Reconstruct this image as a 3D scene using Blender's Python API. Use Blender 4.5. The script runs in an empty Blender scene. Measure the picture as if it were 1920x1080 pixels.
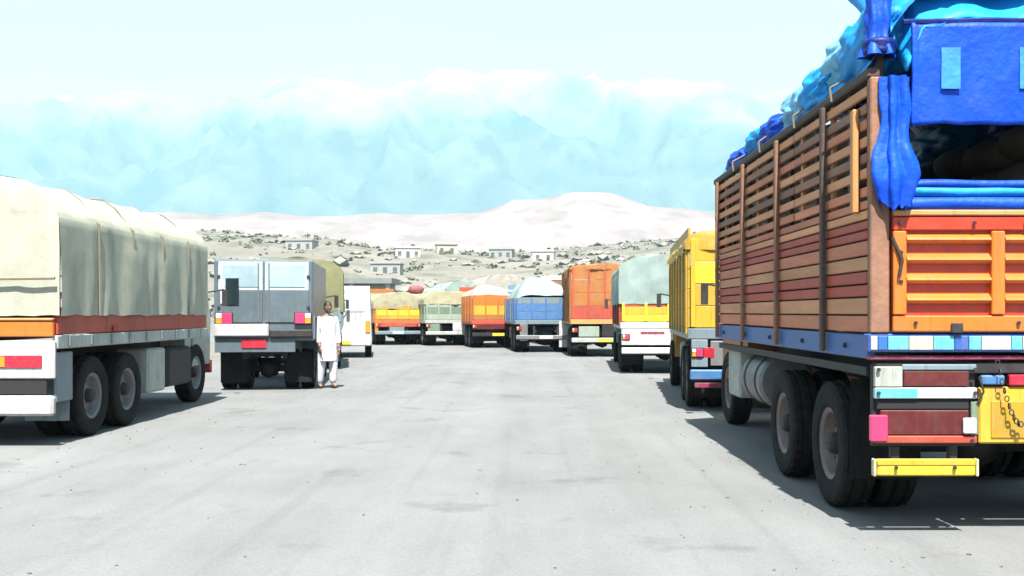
import bpy, bmesh, math, random
from mathutils import Vector, Matrix, noise
random.seed(7)
R = math.radians
S = bpy.context.scene
COL = S.collection

# ------------------------------------------------------------------ camera
cd = bpy.data.cameras.new("camera"); cam = bpy.data.objects.new("camera", cd); COL.objects.link(cam)
cam.location = (0, 0, 1.55); cam.rotation_euler = (R(90), 0, 0)
cd.lens = 37.5; cd.sensor_width = 36
cd.shift_x = -40/1920; cd.shift_y = 45/1920
cd.clip_start = 0.05; cd.clip_end = 40000
S.camera = cam

# ------------------------------------------------------------------ sky, sun, exposure
SUN_DIR = Vector((0.03, -0.50, 0.86)).normalized()          # towards the sun
sun_el = math.asin(SUN_DIR.z); sun_az = math.atan2(SUN_DIR.x, SUN_DIR.y)
w = bpy.data.worlds.new("World"); S.world = w; w.use_nodes = True
wt = w.node_tree; wt.nodes.clear()
wo = wt.nodes.new('ShaderNodeOutputWorld'); wb = wt.nodes.new('ShaderNodeBackground')
sk = wt.nodes.new('ShaderNodeTexSky'); sk.sky_type = 'NISHITA'; sk.sun_disc = False
sk.sun_elevation = sun_el; sk.sun_rotation = sun_az
sk.air_density = 1.0; sk.dust_density = 2.2; sk.ozone_density = 1.0; sk.altitude = 300
wb.inputs['Strength'].default_value = 0.066
# thin, bright high cloud veil spread evenly over the whole dome
tc = wt.nodes.new('ShaderNodeTexCoord'); mp = wt.nodes.new('ShaderNodeMapping'); mp.inputs['Scale'].default_value = (1.2, 1.2, 4)
nz = wt.nodes.new('ShaderNodeTexNoise'); nz.inputs['Scale'].default_value = 1.6; nz.inputs['Detail'].default_value = 7
rp = wt.nodes.new('ShaderNodeMapRange'); rp.inputs['From Min'].default_value = 0.3; rp.inputs['From Max'].default_value = 0.75
rp.inputs['To Min'].default_value = 0.15; rp.inputs['To Max'].default_value = 0.45
mx = wt.nodes.new('ShaderNodeMix'); mx.data_type = 'RGBA'; mx.inputs[7].default_value = (4.2, 5.5, 5.6, 1)
wt.links.new(tc.outputs['Generated'], mp.inputs['Vector']); wt.links.new(mp.outputs[0], nz.inputs['Vector'])
wt.links.new(nz.outputs['Fac'], rp.inputs['Value']); wt.links.new(rp.outputs[0], mx.inputs[0])
wt.links.new(sk.outputs[0], mx.inputs[6]); wt.links.new(mx.outputs[2], wb.inputs['Color'])
wt.links.new(wb.outputs[0], wo.inputs['Surface'])
sd = bpy.data.lights.new("sun", 'SUN'); sd.energy = 5.0; sd.angle = R(0.5); sd.color = (1.0, 0.96, 0.9)
so = bpy.data.objects.new("sun", sd); COL.objects.link(so)
so.rotation_euler = (-SUN_DIR).to_track_quat('-Z', 'Y').to_euler(); so.location = (-20, -20, 60)
S.view_settings.view_transform = 'Standard'; S.view_settings.look = 'None'
S.view_settings.exposure = 2.0; S.view_settings.gamma = 1.0; S.view_settings.use_curve_mapping = False
S.render.resolution_x = 1024; S.render.resolution_y = 576

# ------------------------------------------------------------------ materials
MATS = {}
def mat(name, col, rough=0.6, metal=0.0, var=0.18, vscale=3.0, dirt=None, dirt_amt=0.0, bump=0.0, bscale=30.0, stretch=(1, 1, 1), spec=0.5, streak=0.0):
    if name in MATS: return MATS[name]
    col = tuple(c*0.55 for c in col)
    if dirt: dirt = tuple(c*0.55 for c in dirt)
    m = bpy.data.materials.new(name); m.use_nodes = True; t = m.node_tree; N = t.nodes; L = t.links
    b = N['Principled BSDF']; b.inputs['Roughness'].default_value = rough; b.inputs['Metallic'].default_value = metal
    b.inputs['Specular IOR Level'].default_value = spec
    tc = N.new('ShaderNodeTexCoord'); mp = N.new('ShaderNodeMapping'); mp.inputs['Scale'].default_value = stretch
    oi = N.new('ShaderNodeObjectInfo'); add = N.new('ShaderNodeVectorMath'); add.operation = 'ADD'
    sc = N.new('ShaderNodeVectorMath'); sc.operation = 'SCALE'; sc.inputs['Scale'].default_value = 0.0
    cmb = N.new('ShaderNodeCombineXYZ'); mul = N.new('ShaderNodeMath'); mul.operation = 'MULTIPLY'; mul.inputs[1].default_value = 57.0
    L.new(oi.outputs['Random'], mul.inputs[0])
    for k in range(3): L.new(mul.outputs[0], cmb.inputs[k])
    L.new(tc.outputs['Object'], mp.inputs[0]); L.new(mp.outputs[0], add.inputs[0]); L.new(cmb.outputs[0], add.inputs[1])
    n1 = N.new('ShaderNodeTexNoise'); n1.inputs['Scale'].default_value = vscale; n1.inputs['Detail'].default_value = 6; n1.inputs['Roughness'].default_value = 0.65
    L.new(add.outputs[0], n1.inputs['Vector'])
    mr = N.new('ShaderNodeMapRange'); mr.inputs['From Min'].default_value = 0.28; mr.inputs['From Max'].default_value = 0.72
    mr.inputs['To Min'].default_value = 1 - var; mr.inputs['To Max'].default_value = 1 + var
    L.new(n1.outputs['Fac'], mr.inputs['Value'])
    # small value jitter per object
    jr = N.new('ShaderNodeMapRange'); jr.inputs['To Min'].default_value = 1 - var*0.5; jr.inputs['To Max'].default_value = 1 + var*0.5
    L.new(oi.outputs['Random'], jr.inputs['Value'])
    mm = N.new('ShaderNodeMath'); mm.operation = 'MULTIPLY'; L.new(mr.outputs[0], mm.inputs[0]); L.new(jr.outputs[0], mm.inputs[1])
    cs = N.new('ShaderNodeVectorMath'); cs.operation = 'SCALE'; cs.inputs[0].default_value = col[:3]; L.new(mm.outputs[0], cs.inputs['Scale'])
    out = cs.outputs[0]
    if dirt:
        n2 = N.new('ShaderNodeTexNoise'); n2.inputs['Scale'].default_value = vscale*2.7; n2.inputs['Detail'].default_value = 9; n2.inputs['Roughness'].default_value = 0.72
        L.new(add.outputs[0], n2.inputs['Vector'])
        r2 = N.new('ShaderNodeMapRange'); r2.inputs['From Min'].default_value = 0.46; r2.inputs['From Max'].default_value = 0.68; r2.inputs['To Max'].default_value = dirt_amt
        L.new(n2.outputs['Fac'], r2.inputs['Value'])
        mx = N.new('ShaderNodeMix'); mx.data_type = 'RGBA'; mx.inputs[7].default_value = (*dirt, 1)
        L.new(r2.outputs[0], mx.inputs[0]); L.new(out, mx.inputs[6]); out = mx.outputs[2]
        ra = N.new('ShaderNodeMath'); ra.operation = 'MULTIPLY_ADD'; ra.inputs[1].default_value = 0.3; ra.inputs[2].default_value = rough
        L.new(r2.outputs[0], ra.inputs[0]); L.new(ra.outputs[0], b.inputs['Roughness'])
    if streak:
        for (sc_, stv, lo, hi, amt, cc) in ((5.0, (4, 4, .35), .52, .7, .55, (.05, .035, .025)), (38.0, (1, 1, 1), .6, .7, .6, (.07, .05, .04))):
            m2 = N.new('ShaderNodeMapping'); m2.inputs['Scale'].default_value = stv; L.new(add.outputs[0], m2.inputs[0])
            n4 = N.new('ShaderNodeTexNoise'); n4.inputs['Scale'].default_value = sc_; n4.inputs['Detail'].default_value = 6; n4.inputs['Roughness'].default_value = 0.7; L.new(m2.outputs[0], n4.inputs['Vector'])
            r4 = N.new('ShaderNodeMapRange'); r4.inputs['From Min'].default_value = lo; r4.inputs['From Max'].default_value = hi; r4.inputs['To Max'].default_value = amt*streak; L.new(n4.outputs['Fac'], r4.inputs['Value'])
            x4 = N.new('ShaderNodeMix'); x4.data_type = 'RGBA'; x4.inputs[7].default_value = (*cc, 1); L.new(r4.outputs[0], x4.inputs[0]); L.new(out, x4.inputs[6]); out = x4.outputs[2]
    L.new(out, b.inputs['Base Color'])
    if bump:
        n3 = N.new('ShaderNodeTexNoise'); n3.inputs['Scale'].default_value = bscale; n3.inputs['Detail'].default_value = 5
        L.new(add.outputs[0], n3.inputs['Vector'])
        bp = N.new('ShaderNodeBump'); bp.inputs['Strength'].default_value = bump; bp.inputs['Distance'].default_value = 0.02
        L.new(n3.outputs['Fac'], bp.inputs['Height']); L.new(bp.outputs[0], b.inputs['Normal'])
    MATS[name] = m; return m

DUST = (0.34, 0.29, 0.22)
def paint(name, col, rough=0.42, dirt=0.35, var=0.1, vscale=2.5): return mat(name, col, rough, 0, var, vscale, DUST, dirt, streak=0.8)
def wood(name, col, dirt=0.4): return mat(name, col, 0.75, 0, 0.28, 4.0, (0.16, 0.12, 0.09), dirt, 0.35, 14, (1, 0.12, 1))
def cloth(name, col, var=0.12, dirt=0.3, dcol=DUST): return mat(name, col, 0.82, 0, var, 1.6, dcol, dirt, 0.14, 45, spec=0.2, streak=0.3)
def glossy_cloth(name, col): return mat(name, col, 0.5, 0, 0.22, 2.0, (0.12, 0.2, 0.42), 0.14, 0.42, 20, spec=0.2)
M_RUB = mat('rubber', (0.013, 0.013, 0.014), 0.85, 0, 0.3, 5, (0.12,0.1,0.08), 0.2, spec=0.15)
M_STEEL = mat('dark_steel', (0.022, 0.022, 0.025), 0.65, 0.2, 0.3, 4, (0.12,0.1,0.08), 0.3)
M_GREY = mat('grey_steel', (0.24, 0.24, 0.25), 0.5, 0.3, 0.2, 4, DUST, 0.4)
M_RIM = mat('rim_paint', (0.15, 0.11, 0.105), 0.5, 0.1, 0.2, 6, DUST, 0.5)
M_RIMW = mat('rim_white', (0.17, 0.18, 0.19), 0.5, 0.1, 0.2, 6, DUST, 0.5)
M_GLASS = mat('dark_glass', (0.02, 0.035, 0.04), 0.08, 0, 0.1, 2, spec=0.8)
M_RED = mat('red_lens', (0.55, 0.02, 0.05), 0.2, 0, 0.1, 8, DUST, 0.15)
M_PINK = mat('pink_reflector', (0.75, 0.05, 0.16), 0.25, 0, 0.1, 8)
M_AMB = mat('amber_lens', (0.8, 0.32, 0.03), 0.2, 0, 0.1, 8)
M_WLENS = mat('white_lens', (0.75, 0.72, 0.75), 0.2, 0, 0.05, 8)
M_DRED = paint('dark_red_paint', (0.12, 0.006, 0.008), 0.4, 0.1)
M_WHITE = paint('white_paint', (0.62, 0.62, 0.62), 0.5, 0.4)
M_CYAN = paint('cyan_paint', (0.12, 0.55, 0.72))
M_BLUE = paint('blue_paint', (0.03, 0.12, 0.5))
M_SBLUE = paint('sill_blue_paint', (0.02, 0.14, 0.45), 0.45, 0.18)
M_CREAM = paint('cream_paint', (0.72, 0.66, 0.45))
M_YEL = paint('yellow_paint', (0.8, 0.44, 0.02), 0.45, 0.25)
M_YEL2 = paint('lemon_paint', (0.85, 0.68, 0.03), 0.45, 0.25)
M_OCH = paint('ochre_and_shaded_yellow_paint', (0.56, 0.33, 0.015), 0.5, 0.25, 0.2)  # ochre paint, also the yellow truck's sides with their shade painted in
M_ORG = paint('orange_paint', (0.8, 0.19, 0.012), 0.45, 0.14)
M_ORG2 = paint('dull_orange_paint', (0.45, 0.14, 0.02), 0.55, 0.3)
M_ORED = paint('orange_red_paint', (0.62, 0.04, 0.006), 0.45, 0.1)
M_BRED = paint('board_red_paint', (0.52, 0.06, 0.025), 0.6, 0.2, 0.25)
M_GRN = paint('green_paint', (0.15, 0.25, 0.16), 0.55, 0.6)
M_LGRN = paint('pale_green_paint', (0.34, 0.42, 0.34), 0.55, 0.4)
M_TBLUE = paint('truck_blue_paint', (0.05, 0.19, 0.45), 0.5, 0.3)
M_PBLUE = paint('pale_blue_paint', (0.52, 0.66, 0.72), 0.5, 0.3)
M_GBLUE = paint('grey_blue_paint', (0.2, 0.28, 0.33), 0.4, 0.25)
M_PGREY = paint('pale_grey_paint', (0.46, 0.5, 0.46), 0.55, 0.4)
M_MAG = paint('maroon_paint', (0.28, 0.02, 0.08))
M_TAN = wood('tan_wood', (0.8, 0.36, 0.17), 0.2); M_PINKW = wood('pinkish_wood', (0.72, 0.25, 0.13), 0.2)
M_BRW = wood('brown_wood', (0.3, 0.14, 0.08)); M_DBRW = wood('dark_wood', (0.075, 0.045, 0.035))
M_OSTK = paint('orange_stake_paint', (0.72, 0.32, 0.09), 0.6, 0.4)
M_FLOOR = wood('deck_wood', (0.16, 0.11, 0.08))
M_TCREAM = cloth('cream_canvas', (0.49, 0.5, 0.4), 0.12, 0.4, (0.36, 0.37, 0.28))
M_TBL = glossy_cloth('blue_tarpaulin', (0.002, 0.085, 0.75))
M_TLB = glossy_cloth('sunlit_blue_tarpaulin', (0.01, 0.36, 0.9))  # sunlit copy of the blue tarpaulin, its brightness put into the colour
M_TNAVY = glossy_cloth('navy_tarpaulin', (0.006, 0.02, 0.2))
M_PATCH = glossy_cloth('pale_tarpaulin_patch', (0.05, 0.28, 0.9))
M_TOL = cloth('olive_canvas', (0.25, 0.25, 0.12), 0.2)
M_TTEAL = cloth('pale_teal_canvas', (0.3, 0.4, 0.38), 0.2)
M_TYC = cloth('pale_yellow_canvas', (0.42, 0.4, 0.26), 0.15)
M_TPALE = cloth('pale_canvas', (0.42, 0.41, 0.36), 0.15)
M_SACK = cloth('jute', (0.36, 0.29, 0.22), 0.25)
M_ROPE = cloth('rope', (0.3, 0.26, 0.19))
M_DARK = mat('dark_inside', (0.015, 0.015, 0.018), 0.9)

# ------------------------------------------------------------------ mesh helpers
class MB:
    def __init__(s): s.v = []; s.f = []
    def face(s, pts):
        i = len(s.v); s.v += [tuple(p) for p in pts]; s.f.append(tuple(range(i, i+len(pts))))
    def box(s, c, d, rot=None):
        i = len(s.v); c = Vector(c)
        for x in (-.5, .5):
            for y in (-.5, .5):
                for z in (-.5, .5):
                    p = Vector((x*d[0], y*d[1], z*d[2]))
                    if rot: p = rot @ p
                    s.v.append(tuple(c+p))
        for f in ((0, 1, 3, 2), (4, 6, 7, 5), (0, 4, 5, 1), (2, 3, 7, 6), (0, 2, 6, 4), (1, 5, 7, 3)): s.f.append(tuple(i+k for k in f))
    def bar(s, a, b, r, n=8):
        a = Vector(a); b = Vector(b); d = (b-a).normalized(); u = d.orthogonal().normalized(); w_ = d.cross(u); i = len(s.v)
        for p in (a, b):
            for k in range(n):
                t = 2*math.pi*k/n; s.v.append(tuple(p+(u*math.cos(t)+w_*math.sin(t))*r))
        for k in range(n): s.f.append((i+k, i+(k+1) % n, i+n+(k+1) % n, i+n+k))
        s.f.append(tuple(i+k for k in reversed(range(n)))); s.f.append(tuple(i+n+k for k in range(n)))
    def tube(s, pts, r, n=6):
        for a, b in zip(pts[:-1], pts[1:]): s.bar(a, b, r, n)
    def lathe_x(s, prof, n=36, fn=None, close=True):       # prof: (radius, x)
        i = len(s.v); m = len(prof)
        for k in range(n):
            t = 2*math.pi*k/n
            for j, (r, x) in enumerate(prof):
                if fn: r = fn(r, j, k)
                s.v.append((x, r*math.cos(t), r*math.sin(t)))
        for k in range(n):
            for j in range(m if close else m-1):
                a = i+k*m+j; b = i+k*m+(j+1) % m; c = i+((k+1) % n)*m+(j+1) % m; d = i+((k+1) % n)*m+j
                s.f.append((a, b, c, d))
    def grid(s, nu, nv, fn):
        i = len(s.v)
        for u in range(nu+1):
            for v in range(nv+1): s.v.append(tuple(fn(u/nu, v/nv)))
        for u in range(nu):
            for v in range(nv):
                a = i+u*(nv+1)+v; s.f.append((a, a+nv+1, a+nv+2, a+1))
    def mesh(s, name, m=None, smooth=False):
        me = bpy.data.meshes.new(name); me.from_pydata(s.v, [], s.f)
        if m: me.materials.append(m)
        bm = bmesh.new(); bm.from_mesh(me); bmesh.ops.recalc_face_normals(bm, faces=bm.faces); bm.to_mesh(me); bm.free()
        if smooth:
            for p in me.polygons: p.use_smooth = True
        return me
    def build(s, name, m, parent=None, loc=(0, 0, 0), rot=(0, 0, 0), smooth=False):
        return link(name, s.mesh(name, m, smooth), parent, loc, rot)
def link(name, me, parent=None, loc=(0, 0, 0), rot=(0, 0, 0)):
    o = bpy.data.objects.new(name, me); COL.objects.link(o); o.parent = parent; o.location = loc; o.rotation_euler = rot
    return o
CACHE = {}
def box_mesh(d, m, bev):
    key = (tuple(round(x, 4) for x in d), m.name, bev)
    if key not in CACHE:
        mb = MB(); mb.box((0, 0, 0), d); me = mb.mesh('block', m)
        b = min(bev, min(d)*0.3)
        if b > 0.0005:
            bm = bmesh.new(); bm.from_mesh(me); bmesh.ops.bevel(bm, geom=bm.edges[:], offset=b, segments=1, affect='EDGES'); bm.to_mesh(me); bm.free()
        CACHE[key] = me
    return CACHE[key]
def piece(name, parent, m, x, y, z, rot=(0, 0, 0), bev=0.008):      # box given by its three ranges
    d = (abs(x[1]-x[0]), abs(y[1]-y[0]), abs(z[1]-z[0])); c = ((x[0]+x[1])/2, (y[0]+y[1])/2, (z[0]+z[1])/2)
    return link(name, box_mesh(d, m, bev), parent, c, rot)
def tag(o, label=None, cat=None, group=None, kind=None):
    if label: o['label'] = label
    if cat: o['category'] = cat
    if group: o['group'] = group
    if kind: o['kind'] = kind
    return o
def empty(name, loc=(0, 0, 0), rz=0, parent=None):
    o = bpy.data.objects.new(name, None); COL.objects.link(o); o.location = loc; o.rotation_euler = (0, 0, rz); o.parent = parent
    o.empty_display_size = 0.3
    return o
def nse(x, y, z=0.0): return noise.noise(Vector((x, y, z)))
def fbm(x, y, z=0.0, o=5): return noise.fractal(Vector((x, y, z)), 1.0, 2.1, o)

# ------------------------------------------------------------------ ground, road
def ground_mat(name, base, streak, sc):
    m = bpy.data.materials.new(name); m.use_nodes = True; t = m.node_tree; N = t.nodes; L = t.links; b = N['Principled BSDF']
    b.inputs['Roughness'].default_value = 0.9; b.inputs['Specular IOR Level'].default_value = 0.2
    tc = N.new('ShaderNodeTexCoord')
    def nz(scale, detail, stretch=(1, 1, 1), rough=0.6):
        mp = N.new('ShaderNodeMapping'); mp.inputs['Scale'].default_value = stretch; L.new(tc.outputs['Object'], mp.inputs[0])
        n = N.new('ShaderNodeTexNoise'); n.inputs['Scale'].default_value = scale; n.inputs['Detail'].default_value = detail; n.inputs['Roughness'].default_value = rough
        L.new(mp.outputs[0], n.inputs[0]); return n.outputs['Fac']
    def rng(s, a, b_, c, d):
        r = N.new('ShaderNodeMapRange'); L.new(s, r.inputs['Value'])
        for k, v in zip(('From Min', 'From Max', 'To Min', 'To Max'), (a, b_, c, d)): r.inputs[k].default_value = v
        return r.outputs[0]
    def mul(a, b_):
        q = N.new('ShaderNodeMath'); q.operation = 'MULTIPLY'; L.new(a, q.inputs[0]); L.new(b_, q.inputs[1]); return q.outputs[0]
    big = rng(nz(0.22, 5), 0.3, 0.7, 0.88, 1.1)
    mid = rng(nz(1.7, 6, (1, 0.35, 1)), 0.3, 0.7, 0.92, 1.07)
    fine = rng(nz(sc, 4, rough=0.8), 0.25, 0.75, 0.78, 1.2)
    trk = mul(rng(nz(0.9, 3, (1, 0.03, 1)), 0.35, 0.65, 1-streak, 1+streak*0.5), rng(nz(3.2, 2, (1, 0.02, 1)), 0.56, 0.68, 1, 1-streak*1.1))
    f = mul(mul(big, mid), mul(fine, trk))
    # dark oil spots with shapes of their own
    oil = rng(nz(0.8, 4), 0.6, 0.68, 1.0, 0.78); f = mul(f, oil)
    # hairline cracks
    vo = N.new('ShaderNodeTexVoronoi'); vo.feature = 'DISTANCE_TO_EDGE'; vo.inputs['Scale'].default_value = 0.28
    wn = N.new('ShaderNodeTexNoise'); wn.inputs['Scale'].default_value = 1.3; wn.inputs['Detail'].default_value = 5; L.new(tc.outputs['Object'], wn.inputs[0])
    ma = N.new('ShaderNodeVectorMath'); ma.operation = 'MULTIPLY_ADD'; ma.inputs[1].default_value = (0.9, 0.9, 0.9)
    L.new(wn.outputs['Color'], ma.inputs[0]); L.new(tc.outputs['Object'], ma.inputs[2]); L.new(ma.outputs[0], vo.inputs['Vector'])
    f = mul(f, rng(vo.outputs['Distance'], 0.0, 0.005, 0.93, 1.0))
    cs = N.new('ShaderNodeVectorMath'); cs.operation = 'SCALE'; cs.inputs[0].default_value = base; L.new(f, cs.inputs['Scale']); L.new(cs.outputs[0], b.inputs['Base Color'])
    bp = N.new('ShaderNodeBump'); bp.inputs['Strength'].default_value = 0.5; bp.inputs['Distance'].default_value = 0.008; L.new(fine, bp.inputs['Height']); L.new(bp.outputs[0], b.inputs['Normal'])
    return m
M_GROUND = ground_mat('dusty_earth', (0.13, 0.123, 0.108), 0.0, 9)
M_ROAD = ground_mat('pale_dusty_concrete', (0.131, 0.134, 0.133), 0.075, 42)
mb = MB(); mb.face([(-8900, -400, 0), (8900, -400, 0), (8900, 9300, 0), (-8900, 9300, 0)])
tag(mb.build('ground', M_GROUND), kind='structure')
def road_c(t):                                  # centre line: straight, then bending to the left
    if t < 34: return Vector((-0.6, t, 0)), Vector((0, 1, 0))
    a = (t-34)/42.0; r = 42.0; a = min(a, 1.35)
    return Vector((-0.6-r*(1-math.cos(a)), 34+r*math.sin(a), 0)), Vector((-math.sin(a), math.cos(a), 0))
mb = MB()
def rf(u, v):
    t = -60+150*u; c, d = road_c(t); n = Vector((d.y, -d.x, 0)); e = 9.3+0.35*nse(t*0.3, v*9)
    p = c+n*((v-0.5)*2*e); return (p.x, p.y, 0.005)
mb.grid(90, 10, rf); tag(mb.build('road', M_ROAD), kind='structure')

# ------------------------------------------------------------------ hills and mountains
def hill_mat(name, rock, earth, green, gamt, snow=None, snow_z=(0, 1), size=1000.0):
    m = bpy.data.materials.new(name); m.use_nodes = True; t = m.node_tree; N = t.nodes; L = t.links; b = N['Principled BSDF']; b.inputs['Roughness'].default_value = 0.95
    b.inputs['Specular IOR Level'].default_value = 0.1
    tc = N.new('ShaderNodeTexCoord')
    def nz(s, d=8):
        n = N.new('ShaderNodeTexNoise'); n.inputs['Scale'].default_value = s/size; n.inputs['Detail'].default_value = d; n.inputs['Roughness'].default_value = 0.65; L.new(tc.outputs['Object'], n.inputs[0]); return n.outputs['Fac']
    def rng(s, a, b_, c=0, d=1):
        r = N.new('ShaderNodeMapRange'); L.new(s, r.inputs['Value'])
        for k, v in zip(('From Min', 'From Max', 'To Min', 'To Max'), (a, b_, c, d)): r.inputs[k].default_value = v
        return r.outputs[0]
    def mix(f, a, b_):
        x = N.new('ShaderNodeMix'); x.data_type = 'RGBA'; L.new(f, x.inputs[0])
        for s_, v in ((6, a), (7, b_)):
            if isinstance(v, tuple): x.inputs[s_].default_value = (*v, 1)
            else: L.new(v, x.inputs[s_])
        return x.outputs[2]
    c = mix(rng(nz(14), 0.38, 0.62), rock, earth)
    c = mix(rng(nz(30), 0.5, 0.62, 0, gamt), c, green)
    if snow:
        sp = N.new('ShaderNodeSeparateXYZ'); L.new(tc.outputs['Object'], sp.inputs[0])
        ad = N.new('ShaderNodeMath'); ad.operation = 'MULTIPLY_ADD'; ad.inputs[1].default_value = (snow_z[1]-snow_z[0])*2.2; L.new(nz(9), ad.inputs[0]); L.new(sp.outputs['Z'], ad.inputs[2])
        k = (snow_z[1]-snow_z[0])*1.1
        c = mix(rng(ad.outputs[0], snow_z[0]+k, snow_z[1]+k), c, snow)
    L.new(c, b.inputs['Base Color']); return m
def px2(x, y, Y): return (x-1000)/2000*Y, 1.55+(585-y)/2000*Y
def interp(tab, x):
    if x <= tab[0][0]: return tab[0][1]
    for (a, va), (b, vb) in zip(tab[:-1], tab[1:]):
        if x <= b:
            t = (x-a)/(b-a); t = t*t*(3-2*t); return va+(vb-va)*t
    return tab[-1][1]
# far range, 6 km away
def ridge(name, prof, Y, depth, m, nu, nv, halfw, rough, seed, fall=1.0):
    mb = MB()
    def f(u, v):
        X = -halfw+2*halfw*u; yy = Y-depth+2*depth*v*0.9
        t = 1-abs(v-0.5)*2
        pxx = 1000+X/Y*2000; base = interp(prof, pxx)*Y/2000
        t = t**fall
        h = base*t*(1+0.0*t)
        rn = abs(fbm(X/Y*9+seed, yy/Y*9, seed, 6)); h += (0.5-rn)*rough*Y*0.05*(t*(1.12-t)*2.4+0.05*t)
        return (X, yy, max(h, 0)-0.4 if t > 0.001 else -0.5)
    mb.grid(nu, nv, f); o = mb.build(name, m, smooth=True); tag(o, kind='structure'); return o
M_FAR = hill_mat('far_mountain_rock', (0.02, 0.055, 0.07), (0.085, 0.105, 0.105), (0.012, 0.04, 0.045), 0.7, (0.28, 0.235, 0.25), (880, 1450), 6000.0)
far_prof = [(-2500, 420), (-900, 330), (-300, 350), (0, 362), (200, 372), (400, 362), (600, 398), (850, 408), (1050, 405), (1250, 392), (1500, 372), (1800, 400), (2300, 360), (3500, 300), (5000, 380)]
ridge('mountain', far_prof, 6000, 1700, M_FAR, 420, 110, 8600, 2.2, 3.3, 0.85)
M_MID = hill_mat('pale_dry_hill', (0.165, 0.135, 0.13), (0.22, 0.18, 0.175), (0.11, 0.1, 0.09), 0.5, size=1500.0)
mid_prof = [(-3500, 150), (-1500, 210), (-500, 190), (0, 165), (400, 178), (700, 176), (900, 182), (990, 205), (1080, 222), (1150, 212), (1230, 186), (1400, 176), (1700, 190), (2300, 160), (4000, 220)]
ridge('distant_hill', mid_prof, 1500, 420, M_MID, 260, 50, 3400, 0.5, 8.1, 0.8)
M_NEAR = hill_mat('dry_scrub_slope', (0.115, 0.11, 0.094), (0.16, 0.146, 0.125), (0.075, 0.085, 0.06), 0.8, size=350.0)
near_prof = [(-3000, 90), (-1200, 130), (-400, 120), (0, 130), (420, 142), (600, 134), (760, 118), (1000, 112), (1150, 126), (1350, 142), (1700, 130), (2500, 150), (4200, 90)]
def near_h(X, Y):
    v = (Y-110)/320.0; t = max(0.0, min(1.0, v)); t = t*t*(3-2*t)
    base = interp(near_prof, 1000+X/Y*2000)*430/2000
    return base*t+(fbm(X*0.02, Y*0.02, 4.0, 5)*2.6)*min(1, t*4)*(1 if v < 1 else 1)
mb = MB()
mb.grid(190, 70, lambda u, v: ((-760+1520*u), 108+420*v, near_h(-760+1520*u, 108+420*v)-0.05-(0.6 if v == 0 else 0)-(30*max(0, v-0.78))))
tag(mb.build('hillside', M_NEAR, smooth=True), kind='structure')
# scrub on the near slope: leafy clumps nobody could count
mb = MB(); rs = random.Random(5)
for k in range(1500):
    Y = rs.uniform(118, 420); X = rs.uniform(-0.62, 0.5)*Y
    if nse(X*0.03, Y*0.03, 7) < -0.12: continue
    z = near_h(X, Y)-0.1; r = rs.uniform(0.4, 1.5)
    for q in range(14):
        a = rs.uniform(0, 6.28); e = rs.uniform(0, 1.4); rr = r*rs.uniform(0.5, 1.0)
        c = Vector((X+rr*math.cos(a)*math.cos(e), Y+rr*math.sin(a)*math.cos(e), z+rr*math.sin(e)*0.8))
        n = Vector((rs.uniform(-1, 1), rs.uniform(-1, 1), rs.uniform(-.3, 1))).normalized(); u = n.orthogonal().normalized(); v = n.cross(u); sz = r*rs.uniform(0.2, 0.42)
        mb.face([c-u*sz-v*sz*.6, c+u*sz-v*sz*.4, c+u*sz*.7+v*sz, c-u*sz*.8+v*sz*.8])
M_SCRUB = mat('scrub_leaves', (0.14, 0.15, 0.11), 0.85, 0, 0.5, 0.4)
tag(mb.build('scrub', M_SCRUB), 'dry grey green scrub dotted over the pale slope', None, None, 'stuff')

def stones(name, n, place, m, label):
    mb = MB(); rs = random.Random(21)
    base = [Vector(v) for v in ((1, 0, 0), (-1, 0, 0), (0, 1, 0), (0, -1, 0), (0, 0, 1), (0, 0, -1), (.7, .7, .5), (-.7, .7, .5), (.7, -.7, .5), (-.7, -.7, .5))]
    fs = ((0, 6, 4), (6, 2, 4), (2, 7, 4), (7, 1, 4), (1, 9, 4), (9, 3, 4), (3, 8, 4), (8, 0, 4), (0, 2, 6), (2, 1, 7), (1, 3, 9), (3, 0, 8), (0, 5, 2), (2, 5, 1), (1, 5, 3), (3, 5, 0))
    for k in range(n):
        p = place(rs)
        if p is None: continue
        x, y, z, r = p; a = rs.uniform(0, 6.28); i0 = len(mb.v); sx, sy, sz = rs.uniform(.7, 1.4), rs.uniform(.6, 1.1), rs.uniform(.4, .9)
        for v in base:
            j = rs.uniform(.75, 1.2); q = Vector((v.x*sx*j, v.y*sy*j, v.z*sz*j))*r; mb.v.append((x+q.x*math.cos(a)-q.y*math.sin(a), y+q.x*math.sin(a)+q.y*math.cos(a), z+q.z))
        mb.f += [tuple(i0+c for c in f) for f in fs]
    tag(mb.build(name, m), label, None, None, 'stuff')
def slope_place(rs):
    Y = rs.uniform(125, 430); X = rs.uniform(-.5, .3)*Y
    if nse(X*.025+5, Y*.025, 3) < -.05: return None
    return X, Y, near_h(X, Y), rs.choice((.3, .5, .5, .8, 1.3, 2.0))
stones('boulders', 2600, slope_place, mat('pale_rock', (.27, .255, .225), .9, 0, .4, .15), 'pale boulders strewn over the dry slope')
def road_place(rs):
    Y = rs.uniform(2.5, 40); X = rs.choice((rs.gauss(2.4, .9), rs.gauss(-5.3, 1.2), rs.uniform(-6, 4)))
    return X, Y, .008, rs.choice((.004, .006, .006, .009, .014))
stones('gravel', 1100, road_place, mat('road_grit', (.2, .2, .19), .9, 0, .4, 3), 'loose grit scattered over the pale road')
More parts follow.
